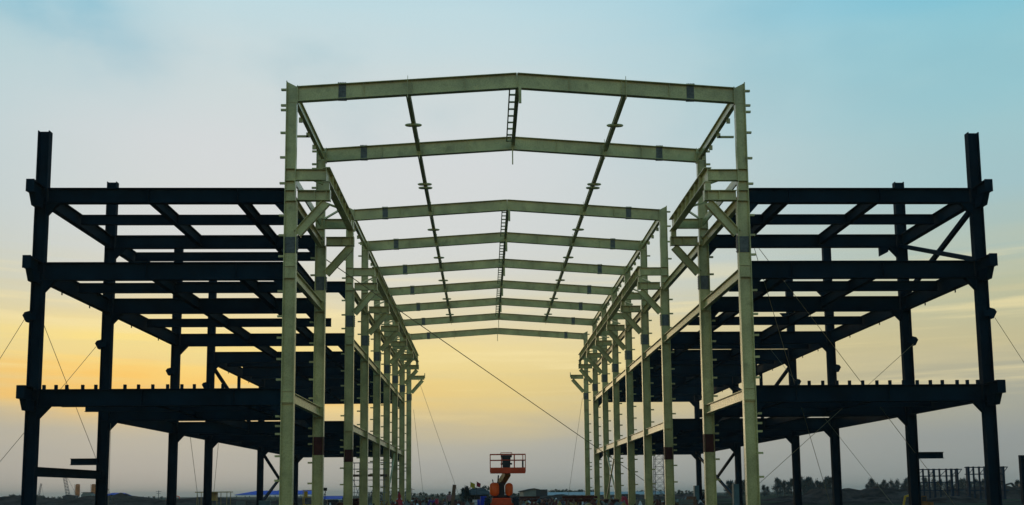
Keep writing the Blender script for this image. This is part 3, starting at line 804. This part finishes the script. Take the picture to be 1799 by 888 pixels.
def crate(px, Y, w, h, m, label, rzz=0):
    x = gx(px, Y); t = thing('crate', (x, Y, 0), label, 'crate')
    R = lambda dx, dy: (x + dx * math.cos(rzz) - dy * math.sin(rzz), Y + dx * math.sin(rzz) + dy * math.cos(rzz))
    n = 4
    for i in range(n):
        z = h * (i + .5) / n
        for q in (-1, 1):
            c = R(0, q * w * .4); B().box((c[0], c[1], z), (w, .03, h / n - .03), rzz).build('plank', m, t)
            c = R(q * w * .5 - q * .03, 0); B().box((c[0], c[1], z), (.03, w * .74, h / n - .03), rzz).build('plank', m, t)
    B().box((x, Y, h + .012), (w, w * .84, .025), rzz).build('lid', m, t)
crate(838, 95, .7, .95, WHITE, 'small white crate left of the blue drums', .2)
crate(826, 92, .8, .7, WOOD, 'brown timber crate under the hut roof line', -.1)
crate(816, 98, .6, .65, REDSTEEL, 'small red crate between the post and the hut', .3)
crate(1126, 92, .8, .9, GREY, 'grey crate between the third and fourth right cream columns', .1)
crate(1205, 86, 1.0, .85, GREY, 'grey crate right of the third right cream column', .25)
crate(1215, 92, .9, 1.1, WOOD, 'timber crate behind the grey crate beside the second right cream column', -.2)
crate(466, 110, 1.2, 1.0, TEAL, 'teal crate at the foot of the fifth left navy column', .1)
crate(425, 120, 1.1, .9, GREY, 'pale grey crate under the blue roofed shed', 0)
crate(648, 108, .9, 1.0, GREY, 'grey crate between the fourth and fifth left cream columns', .2)
crate(585, 96, 1.0, 1.1, DARKM, 'dark crate between the second and third left cream columns', .2)

# floodlight on a tripod, yellow access frame, scaffold
fx, fy = gx(571.5, 76), 76
t = thing('floodlight_stand', (fx, fy, 0), 'black floodlight on a thin stand right of the second left cream column', 'floodlight')
B().tube((fx, fy, .4), (fx, fy, 1.7), .025).build('mast', DARKM, t)
for a in (0.4, 2.5, 4.6): B().tube((fx, fy, .6), (fx + .5 * math.cos(a), fy + .5 * math.sin(a), 0), .02).build('leg', DARKM, t)
hd = B().box((fx + .02, fy, 1.98), (.26, .12, .22), .2, .2).build('lamp_head', DARKM, t)
B().box((fx + .02, fy, 1.80), (.06, .04, .2)).build('yoke', DARKM, hd)
B().box((fx, fy - .02, 1.58), (.10, .08, .12)).build('clamp', DARKM, t)
ax, ay = gx(543, 88), 88
t = thing('access_frame', (ax, ay, 0), 'small yellow scaffold frame left of the second left cream column', 'scaffold')
for dx in (-.45, .45):
    for dy in (-.3, .3): B().tube((ax + dx, ay + dy, 0), (ax + dx, ay + dy, 2.0), .03).build('post', YELLOW, t)
for z in (.7, 1.35, 1.98):
    for dy in (-.3, .3): B().tube((ax - .45, ay + dy, z), (ax + .45, ay + dy, z), .025).build('rail', YELLOW, t)
B().box((ax - .2, ay - .31, 1.65), (.32, .03, .5)).build('sign_board', YELLOW, t)
sx0, sy0 = gx(620, 112), 112
t = thing('scaffold_tower', (sx0 + 1.6, sy0, 0), 'tall tube scaffold tower with a plank deck behind the left cream columns', 'scaffold')
XS = [0, .75, 1.1, 2.6, 3.6]
for x in XS:
    for dy in (0, 1.4): B().tube((sx0 + x, sy0 + dy, 0), (sx0 + x, sy0 + dy, 5.2), .035, n=6).build('standard', GALV, t)
for z in (.9, 1.8, 2.5, 3.2, 4.45, 5.15):
    for dy in (0, 1.4): B().tube((sx0 - .2, sy0 + dy, z), (sx0 + 3.8, sy0 + dy, z), .03, n=6).build('ledger', GALV, t)
for i in range(4): B().box((sx0 + 1.8, sy0 + .2 + i * .34, 3.72), (4.0, .30, .24)).build('plank', WOOD, t)
for x0_, x1_, z0, z1 in ((0, .75, .2, 2.4), (.75, 0, 1.4, 3.4), (1.1, 2.6, .4, 2.6), (3.6, 2.6, .4, 3.0), (1.1, .75, .3, 3.4)): B().tube((sx0 + x0_, sy0 - .04, z0), (sx0 + x1_, sy0 - .04, z1), .03, n=6).build('brace', GALV, t)

# mobile lattice mast behind the right wing
def lattice(x, y, zt, wd, label, name='lattice_tower'):
    t = thing(name, (x, y, 0), label, 'tower')
    h = wd / 2
    for dx in (-h, h):
        for dy in (-h, h): B().tube((x + dx, y + dy, 0), (x + dx * .8, y + dy * .8, zt), .09, .07, 6).build('leg', DARKM, t)
    n = int(zt / 2.2)
    for i in range(n):
        z0, z1 = zt * i / n, zt * (i + 1) / n; k0, k1 = 1 - .2 * z0 / zt, 1 - .2 * z1 / zt; b = B()
        for ax_ in (0, 1):
            for sg in (-1, 1):
                def P(u, z, k): return (x + u * h * k, y + sg * h * k, z) if ax_ == 0 else (x + sg * h * k, y + u * h * k, z)
                b.tube(P(-1, z0, k0), P(1, z1, k1), .045, n=5); b.tube(P(1, z0, k0), P(-1, z1, k1), .045, n=5); b.tube(P(-1, z1, k1), P(1, z1, k1), .05, n=5)
        b.build('lacing', DARKM, t)
lattice(gx(1160, 300), 300, 21, 3.3, 'tall dark lattice tower seen behind the third right cream column')

# hut with flags, warehouse, fences, sheds
def hut(px0, px1, Y, pye, pyt, label):
    x0, x1 = gx(px0, Y), gx(px1, Y); ze, zt = gz((px0 + px1) / 2, pye, Y), gz((px0 + px1) / 2, pyt, Y); xm = (x0 + x1) / 2; d = 5.0
    t = thing('hut', (xm, Y, 0), label, 'hut')
    b = B(); b.add([(x0 - .4, Y - d, ze), (x1 + .4, Y - d, ze), (x1 + .4, Y + d, ze), (x0 - .4, Y + d, ze), (xm - .8, Y, zt), (xm + .8, Y, zt)], [(0, 1, 5, 4), (1, 2, 5), (2, 3, 4, 5), (3, 0, 4), (0, 3, 2, 1)]); b.build('roof', ROOFG, t)
    B().box((xm, Y, ze / 2), (x1 - x0 - .6, 2 * d - 1.5, ze)).build('wall', GREY, t)
    for q in (.25, .5, .75): B().box((x0 + (x1 - x0) * q, Y - d + .74, ze * .55), (.9, .06, 1.0)).build('window', DARKM, t)
hut(818, 862, 150, 869.5, 857.5, 'dark hut with a pyramid roof left of the boom lift')
def flag(px, Y, pyt, m, label, w=.55, h=.8):
    x = gx(px, Y); zt = gz(px, pyt, Y); t = thing('flag', (x, Y, 0), label, 'flag')
    B().tube((x, Y, 0), (x + .1, Y, zt), .03, .02, 6).build('pole', DARKM, t)
    b = B(); n = 6
    for i in range(n + 1):
        u = i / n; yy = Y + .08 * math.sin(u * 7); b.v += [Vector((x + .1 + w * u, yy, zt - .05 - .25 * u)), Vector((x + .08 + w * u * .9, yy + .03, zt - .05 - h - .18 * u))]
    for i in range(n): b.f.append([2 * i, 2 * i + 2, 2 * i + 3, 2 * i + 1]); b.mi.append(0)
    o = b.build('cloth', m, t); md = o.modifiers.new('thickness', 'SOLIDIFY'); md.thickness = .02
flag(826, 125, 846.5, FLAGY, 'yellow flag on a dark pole in front of the hut', .55, .65)
flag(837, 128, 846, FLAGR, 'red flag on a pole over the hut roof', .5, .6)
def gable(px0, px1, Y, pye, pyt, d, m, label):
    x0, x1 = gx(px0, Y), gx(px1, Y); xm = (x0 + x1) / 2; ze, zt = gz(px0, pye, Y), gz(px0 * .5 + px1 * .5, pyt, Y)
    t = thing('warehouse', (xm, Y, 0), label, 'warehouse')
    B().prism([(x0, 0), (x1, 0), (x1, ze), (xm, zt), (x0, ze)], 'y', Y, Y + d).build('wall', m, t)
    for s_, xa in ((1, x0), (-1, x1)): B().bar((xa - s_ * .4, Y + d / 2, ze + .02), (xm, Y + d / 2, zt + .14), .14, d + .8).build('roof', ROOFG, t)
    B().box((xm + 2, Y - .04, 1.3), (3.0, .1, 2.6)).build('door', DARKM, t)
    for q in range(1, 7): B().bar((x0 + (x1 - x0) * q / 7, Y - .03, 0), (x0 + (x1 - x0) * q / 7, Y - .03, ze), .06, .06).build('wall_rib', m, t)
gable(920, 958, 260, 863.5, 859.5, 30, GREY, 'grey green gabled warehouse right of the boom lift')
x0, x1, Y = gx(958, 300), gx(1180, 300), 300
t = thing('long_shed', ((x0 + x1) / 2, Y, 0), 'long low shed with a pale roof below the distant tree line', 'shed')
z1_, z0_ = gz(1060, 867.2, Y), gz(1060, 869.3, Y)
b = B(); b.prism([(Y - 1, z0_), (Y + 8, z1_ + .5), (Y + 8, z1_ + .35), (Y - 1, z0_ - .15)], 'x', x0, x1); b.build('roof', PALE, t)
B().box(((x0 + x1) / 2, Y + 4, z0_ / 2 - .1), (x1 - x0 - 1, 7.5, z0_)).build('wall', DARKM, t)
for i in range(18): B().box((x0 + (x1 - x0) * (i + .5) / 18, Y + .2, z0_ / 2), (1.2, .1, .8)).build('window', WHITE, t)
def blueshed(px0, px1, Y, pyb, pyt, label, m=BLUE, slant=4):
    x0, x1 = gx(px0, Y), gx(px1, Y); zb, zt = gz(px0, pyb, Y), gz(px0, pyt, Y); d = 9; xm = (x0 + x1) / 2
    t = thing('open_shed', (xm, Y, 0), label, 'shed')
    b = B(); b.add([(x0, Y - d / 2, zb), (x1, Y - d / 2, zb), (x1 - slant * .3, Y, zt), (x0 + slant, Y, zt), (x1, Y + d / 2, zb), (x0, Y + d / 2, zb)], [(0, 1, 2, 3), (3, 2, 4, 5)])
    o = b.build('roof', m, t); md = o.modifiers.new('thickness', 'SOLIDIFY'); md.thickness = .12
    B().box((xm, Y - d / 2 + .02, zb - .18), (x1 - x0, .08, .22)).build('fascia', WHITE, t)
    n = 6
    for i in range(n + 1):
        for yy in (Y - d / 2 + .3, Y + d / 2 - .3): B().tube((x0 + .4 + (x1 - x0 - .8) * i / n, yy, 0), (x0 + .4 + (x1 - x0 - .8) * i / n, yy, zb - .05), .09, n=6).build('post', GREY, t)
    for i in range(1, 10):
        u = i / 10; xa = x0 + (x1 - x0) * u; xb = x0 + slant + (x1 - slant * 1.3 - x0) * u
        B().bar((xa, Y - d / 2, zb + .1), (xb, Y, zt + .1), .05, .08).build('roof_rib', m, t)
blueshed(421, 560, 240, 869.5, 863, 'long open shed with a bright blue sheet roof behind the fifth left navy column')
blueshed(180, 226, 260, 873, 867, 'small open shed with a dull blue roof right of the second left navy column', BLUE, 2.5)
blueshed(560, 606, 250, 877, 872.5, 'low blue roofed shed between the second and third left cream columns', BLUE, 1.5)
# flat canopy on posts
x0, x1, Y = gx(347, 180), gx(406, 180), 180; zt = gz(375, 865, 180)
t = thing('canopy', ((x0 + x1) / 2, Y, 0), 'thin flat roofed canopy on posts around the fourth left navy column', 'canopy')
B().box(((x0 + x1) / 2, Y, zt), (x1 - x0, 3, .16)).build('roof', OCHRE, t)
for u in (.06, .35, .65, .94):
    for dy in (-1.3, 1.3): B().tube((x0 + (x1 - x0) * u, Y + dy, 0), (x0 + (x1 - x0) * u, Y + dy, zt - .08), .06, n=6).build('post', OCHRE, t)
B().box((gx(376, Y), Y, zt - .8), (1.1, 1.5, 1.5)).build('tank', OCHRE, t)

# silos, cranes, poles at the left
for i, px in enumerate((136.5, 164.5)):
    Y = 400; x = gx(px, Y); zt = gz(px, 851, Y)
    t = thing('silo', (x, Y, 0), 'rusty orange silo, the %s of the pair behind the low beam' % ('left' if i == 0 else 'right'), 'silo', 'pair of orange silos')
    b = B(); b.lathe((x, Y, 2.3), [(.25, -.9), (.85, 0), (.88, .05), (.88, zt - 2.6), (.7, zt - 2.35), (.3, zt - 2.2)], 16); b.build('tank', RUST, t, smooth=True)
    for a in (.8, 2.4, 3.9, 5.5): B().tube((x + .8 * math.cos(a), Y + .8 * math.sin(a), 0), (x + .8 * math.cos(a), Y + .8 * math.sin(a), 2.6), .09, n=6).build('leg', DARKM, t)
    b = B(); b.tube((x - .9, Y - .9, 1), (x - .9, Y - .9, zt), .05, n=5); b.build('ladder', DARKM, t)
x, Y = gx(152, 390), 390
t = thing('batching_hut', (x, Y, 0), 'small pale gabled plant hut between the two orange silos', 'hut')
ze = gz(152, 870, Y); B().prism([(x - 2, 0), (x + 2, 0), (x + 2, ze), (x + .6, ze + .9), (x - 1.2, ze + .9), (x - 2, ze)], 'y', Y, Y + 5).build('wall', GREY, t)
B().box((x - .3, Y + 2.5, ze + 1.0), (3.2, 5.5, .15)).build('roof', ROOFG, t)
def crane(px, Y, tip, bw, label):
    base = Vector((gx(px, Y), Y, 1.6)); tipv = at(tip[0], tip[1], Y); x = base.x
    t = thing('crawler_crane', (x, Y, 0), label, 'crane')
    for dx in (-1.3, 1.3): B().prism([(Y - 2.6, .2), (Y - 2.9, .55), (Y - 2.5, .95), (Y + 2.5, .95), (Y + 2.9, .55), (Y + 2.6, .2)], 'x', x + dx - .35, x + dx + .35).build('track', BLACK, t)
    B().prism([(x - 1.5, 1.0), (x + 3.2, 1.0), (x + 3.2, 2.3), (x + .6, 2.7), (x - .4, 2.7), (x - 1.5, 1.9)], 'y', Y - 1.2, Y + 1.2).build('house', DARKM, t)
    d = (tipv - base).normalized(); u = Vector((0, 1, 0)); v = d.cross(u); ln = (tipv - base).length; n = int(ln / 1.1)
    b = B()
    for a in (-1, 1):
        for c in (-1, 1): b.tube(base + u * a * bw / 2 + v * c * bw / 2, tipv + u * a * bw / 3 + v * c * bw / 3, .08, .06, 5)
    for i in range(n):
        p, q = base + d * ln * i / n, base + d * ln * (i + 1) / n
        for a in (-1, 1):
            b.tube(p + u * a * bw / 2 - v * bw / 2, q + u * a * bw / 2 + v * bw / 2, .045, n=4); b.tube(p + v * a * bw / 2 - u * bw / 2, q + v * a * bw / 2 + u * bw / 2, .045, n=4)
    b.build('lattice_boom', DARKM, t)
    b = B(); b.tube(tipv, (x + 3.0, Y, 2.4), .04, n=5); b.build('pendant', DARKM, t)
crane(121, 380, (112, 826), 1.1, 'crawler crane with a wide lattice boom left of the orange silos')
crane(68, 560, (73, 850), .8, 'small far crawler crane with a thin boom right of the front left navy column')
for px, pyt, Y, lab in ((279, 862, 300, 'thin pole with two crossarms left of the third left navy column'), (724, 858, 260, 'thin lamp pole right of the last left cream column')):
    x = gx(px, Y); zt = gz(px, pyt, Y); t = thing('utility_pole', (x, Y, 0), lab, 'pole')
    B().tube((x, Y, 0), (x, Y, zt), .10, .07, 6).build('pole', DARKM, t)
    B().bar((x - .8, Y, zt - .3), (x + .8, Y, zt - .3), .1).build('crossarm', DARKM, t)
    if px < 300: B().bar((x - .6, Y, zt - .9), (x + .6, Y, zt - .9), .1).build('crossarm', DARKM, t)

# excavators
def excavator(x, Y, sc, flip, m, label, hm=None):
    t = thing('excavator', (x, Y, 0), label, 'excavator'); f = -1 if flip else 1
    P = lambda a, z: (x + f * a * sc, z * sc)
    for dy in (-.55, .55): B().prism([P(-.8, 0), P(.8, 0), P(1.0, .22), P(.8, .45), P(-.8, .45), P(-1.0, .22)], 'y', Y + (dy - .17) * sc, Y + (dy + .17) * sc).build('track', BLACK, t)
    B().prism([P(-.95, .5), P(.55, .5), P(.55, .95), P(-.1, 1.05), P(-.95, 1.0)], 'y', Y - .6 * sc, Y + .6 * sc).build('house', hm or m, t)
    c = B().prism([P(-.15, 1.0), P(.55, .95), P(.45, 1.75), P(-.15, 1.75)], 'y', Y - .6 * sc, Y + .02 * sc).build('cab', hm or m, t)
    B().prism([P(-.08, 1.1), P(.47, 1.1), P(.40, 1.65), P(-.08, 1.65)], 'y', Y - .62 * sc, Y - .605 * sc).build('window', DARKM, c)
    def seg(a, z, a2, z2, w): p, q = P(a, z), P(a2, z2); return B().bar((p[0], Y + .25 * sc, p[1]), (q[0], Y + .25 * sc, q[1]), w * sc, .2 * sc)
    bm_ = seg(.5, .8, 1.3, 1.9, .26); p, q = P(1.3, 1.9), P(2.1, 1.7); bm_.bar((p[0], Y + .25 * sc, p[1]), (q[0], Y + .25 * sc, q[1]), .22 * sc, .2 * sc); bm_.build('boom', m, t)
    ar = seg(2.1, 1.75, 2.35, .65, .18).build('arm', m, t)
    B().prism([P(2.2, .7), P(2.55, .6), P(2.6, .2), P(2.3, .05), P(2.05, .3)], 'y', Y - .05 * sc, Y + .55 * sc).build('bucket', DARKM, ar)
excavator(gx(1622, 74), 74, .62, True, YELLOW, 'mini excavator with a yellow boom half hidden by the second right navy column', OLDP)
excavator(gx(1796, 210), 210, 1.5, True, DARKM, 'dark distant excavator with a bent boom near the right edge')
excavator(gx(300, 225), 225, .9, False, REDP, 'small red excavator on the earth left of the third left navy column')

# steel racks and a lone post at the far right
def rack(pxs, Y, pyl, pyr, pm, label, cant, extra=()):
    t = thing('pipe_rack', (gx(pxs[0], Y), Y, 0), label, 'steel frame', 'bare blue steel racks at the right')
    D = .8
    zt0, zt1 = gz(pxs[0], pyl, Y), gz(pxs[-1], pyr, Y); x0, x1 = gx(pxs[0], Y), gx(pxs[-1], Y)
    for i, p in enumerate(pxs):
        x = gx(p, Y)
        B().ibeam((x, Y, 0), (x, Y, zt0), .22 if i % 3 else .34, .22, (1, 0, 0)).build('column', RACKB, t)
        if i in (0, len(pxs) - 1): B().ibeam((x + .2, Y + D, 0), (x + .2, Y + D, zt0), .3, .3, (1, 0, 0)).build('column', RACKB, t)
    for z in [zt0 - .12] + [gz(pxs[0], q, Y) for q in pm]:
        for dy in (0, D):
            B().ibeam((x0 - .2, Y + dy - .02, z), (x1 + (cant if z > zt0 - .5 or z == gz(pxs[0], pm[-1], Y) else .1), Y + dy - .02, z), .14, .12).build('beam', RACKB, t)
    for i in range(0, len(pxs) - 1, 2):
        xa, xb = gx(pxs[i], Y), gx(pxs[i + 1], Y)
        B().bar((xa, Y - .1, gz(pxs[0], pm[0], Y)), (xb, Y - .1, zt0 - .2), .08).build('brace', RACKB, t)
    B().bar((x1 + .1, Y, zt0 - .9), (x1 + cant - .1, Y, zt0 - .2), .08).build('brace', RACKB, t)
rack([1612, 1624, 1634, 1643, 1653, 1665, 1674, 1684.5], 150, 824, 823, (837, 848, 862), 'bare blue steel rack right of the second right navy column', .75)
rack([1704, 1713, 1723, 1733, 1745, 1756, 1765.5], 150, 820, 819, (833.5, 847, 862), 'bare blue steel rack behind the front right navy column', .75)
B().ibeam((gx(1799.5, 100), 100, 0), (gx(1799.5, 100), 100, gz(1797, 800, 100)), .46, .4, (1, 0, 0)).build('steel_post', NAVY, base=True)
tag(bpy.data.objects['steel_post'], 'lone dark blue steel post cut by the right edge of the view', 'post')

# ------------------------------------------------------------------ trees
def crown_casuarina(seed, h):
    random.seed(seed); b = B()
    for i in range(120):                      # drooping, feathery sprays on short limbs
        u = random.random() ** .8; z = h * (.10 + .88 * u); r = h * .36 * (1 - u * .85) * random.uniform(.35, 1.15); a = random.uniform(0, 6.28)
        c = Vector((r * math.cos(a), r * math.sin(a), z))
        for j in range(9):
            q = c + Vector((random.gauss(0, .055), random.gauss(0, .055), random.gauss(0, .06))) * h
            a2 = random.uniform(0, 6.28); l_ = h * random.uniform(.06, .14); wd = h * random.uniform(.012, .03)
            d = Vector((math.cos(a2) * .5, math.sin(a2) * .5, random.uniform(-.3, 1.0))).normalized() * l_
            s = Vector((-math.sin(a2), math.cos(a2), 0)) * wd
            b.add([q - s, q + s, q + d], [(0, 1, 2)])
    return b
def crown_round(seed, h):
    random.seed(seed); b = B()
    cl_ = [(Vector((random.gauss(0, .22), random.gauss(0, .22), random.uniform(.38, .85))) * h, h * random.uniform(.12, .22)) for i in range(9)]
    for c, r in cl_:
        for j in range(46):
            d = Vector((random.gauss(0, 1), random.gauss(0, 1), random.gauss(0, .8))).normalized() * r * random.uniform(.5, 1.05)
            q = c + d; a = Vector((random.gauss(0, 1), random.gauss(0, 1), random.gauss(0, 1))).normalized() * h * .055
            e = a.cross(d).normalized() * h * .035
            b.add([q - a, q + e, q + a, q - e], [(0, 1, 2, 3)])
    return b
def tree(kind, seed, h):
    t = bpy.data.objects.new('casuarina_tree' if kind == 'c' else 'broadleaf_tree', None); C.objects.link(t); put(t, Vector((0, 0, 0)))
    (crown_casuarina if kind == 'c' else crown_round)(seed, h).build('crown', LEAF2 if kind == 'c' else LEAF, t)
    b = B(); hh = h * (.95 if kind == 'c' else .55)
    b.tube((0, 0, 0), (.02 * h, 0, hh * .5), .022 * h, .015 * h, 7); b.tube((.02 * h, 0, hh * .5), (.01 * h, 0, hh), .015 * h, .004 * h, 7)
    for i in range(7):
        a = i * 2.4; z = hh * (.3 + .09 * i); b.tube((.015 * h, 0, z), (.2 * h * math.cos(a), .2 * h * math.sin(a), z + .13 * h), .008 * h, .003 * h, 5)
    b.build('trunk', BARK, t); return t
TC = [tree('c', 50 + i, 8) for i in range(4)]; TR = [tree('r', 70 + i, 7) for i in range(3)]
used = {}
def plant(protos, px, Y, pytop, label, group):
    i = random.randrange(len(protos)); p = protos[i]; h0 = 8 if protos is TC else 7
    zt = gz(px, pytop, Y); sc = max(.3, zt / h0); loc = (gx(px, Y), Y, -.05)
    if id(p) not in used:
        used[id(p)] = 1; p.location = loc; p.rotation_euler = (0, 0, random.uniform(0, 6)); p.scale = (sc, sc, sc); tag(p, label, 'tree', group)
    else:
        q = copy_tree(p, loc, random.uniform(0, 6), sc, label, group); q['category'] = 'tree'
random.seed(99)
ORD = ['leftmost', 'second from left', 'third from left', 'fourth from left', 'fifth from left', 'sixth from left', 'seventh from left', 'eighth from left', 'ninth from left', 'tenth from left',
       'eleventh from left', 'twelfth from left', 'thirteenth from left', 'fourteenth from left', 'fifteenth from left', 'sixteenth from left']
def clump(protos, x0, x1, n, Y, tops, label, group):
    for i in range(n):
        px = x0 + (x1 - x0) * (i + random.uniform(.25, .75)) / n
        lab = label if n == 1 else ('rightmost' if i == n - 1 else ORD[i]) + ' of the ' + label
        plant(protos, px, Y + random.uniform(-22, 22), random.uniform(*tops), lab, group)
clump(TC, 1364, 1394, 5, 300, (840, 849), 'feathery casuarinas left of the fourth right navy column', 'casuarinas left of the fourth right column')
clump(TC, 1404, 1462, 10, 300, (838, 850), 'feathery casuarinas between the fourth and third right navy columns', 'casuarinas between the fourth and third right columns')
clump(TC, 1522, 1600, 13, 310, (841, 853), 'feathery casuarinas left of the second right navy column', 'casuarinas left of the second right column')
clump(TC, 1605, 1700, 12, 320, (840, 852), 'dark casuarinas seen through the left steel rack', 'casuarinas behind the left rack')
clump(TC, 1702, 1740, 5, 320, (842, 850), 'dark casuarinas seen through the right steel rack', 'casuarinas behind the right rack')
clump(TC, 1278, 1312, 6, 280, (842, 852), 'dark casuarinas just left of the front right cream column', 'casuarinas left of the front right cream column')
clump(TC, 1338, 1352, 2, 290, (852, 856), 'two dark casuarinas right of the front right cream column', 'casuarinas right of the front right cream column')
clump(TC, 1785, 1799, 2, 300, (840, 846), 'two dark casuarinas at the right edge of the view', 'casuarinas at the right edge')
clump(TR, 956, 1036, 12, 380, (858, 863), 'round dark trees in the line above the long shed', 'trees above the long shed')
clump(TR, 1036, 1180, 16, 400, (859, 864), 'round dark trees seen between the far right cream columns', 'trees behind the right cream columns')
clump(TR, 1180, 1240, 8, 380, (858, 863), 'round dark trees behind the second right cream column', 'trees behind the second right cream column')
clump(TR, 724, 815, 9, 380, (864, 868), 'small round trees on the horizon left of the hut', 'trees left of the hut')
clump(TR, 640, 720, 9, 380, (860, 867), 'round dark trees seen between the left cream columns', 'trees behind the left cream columns')
clump(TR, 852, 858, 1, 180, (850, 851), 'tall grey green tree close behind the left side of the boom lift', None)
clump(TR, 862, 920, 4, 300, (866, 869), 'low dark bushes behind the boom lift', 'bushes behind the boom lift')
clump(TC, 812, 822, 2, 140, (863, 866), 'two spiky young trees at the left end of the hut', 'young trees by the hut')
clump(TR, 0, 60, 4, 420, (869, 873), 'low far trees at the left edge of the view', 'far trees at the left edge')
clump(TR, 20, 30, 1, 380, (866, 867), 'single round far tree left of the front left navy column', None)
clump(TR, 62, 130, 7, 420, (868, 872), 'low far trees below the small far crane', 'far trees below the crane')
clump(TR, 232, 300, 6, 500, (871, 873), 'tiny far trees between the second and third left navy columns', 'far trees between the second and third left columns')

# ------------------------------------------------------------------ evening haze
hb = B().box((0, 1500, 17), (13000, 16000, 37)).build('haze', SOIL)
hm = bpy.data.materials.new('haze'); hm.use_nodes = True; ht = hm.node_tree; ht.nodes.clear()
ho = ht.nodes.new('ShaderNodeOutputMaterial'); hv = ht.nodes.new('ShaderNodeVolumePrincipled')
hv.inputs['Color'].default_value = (.96, .88, .76, 1); hv.inputs['Density'].default_value = .0002; hv.inputs['Anisotropy'].default_value = .2
ht.links.new(hv.outputs[0], ho.inputs['Volume'])
hb.data.materials.clear(); hb.data.materials.append(hm); hb['kind'] = 'stuff'; hb['label'] = 'thin evening haze over the whole site'
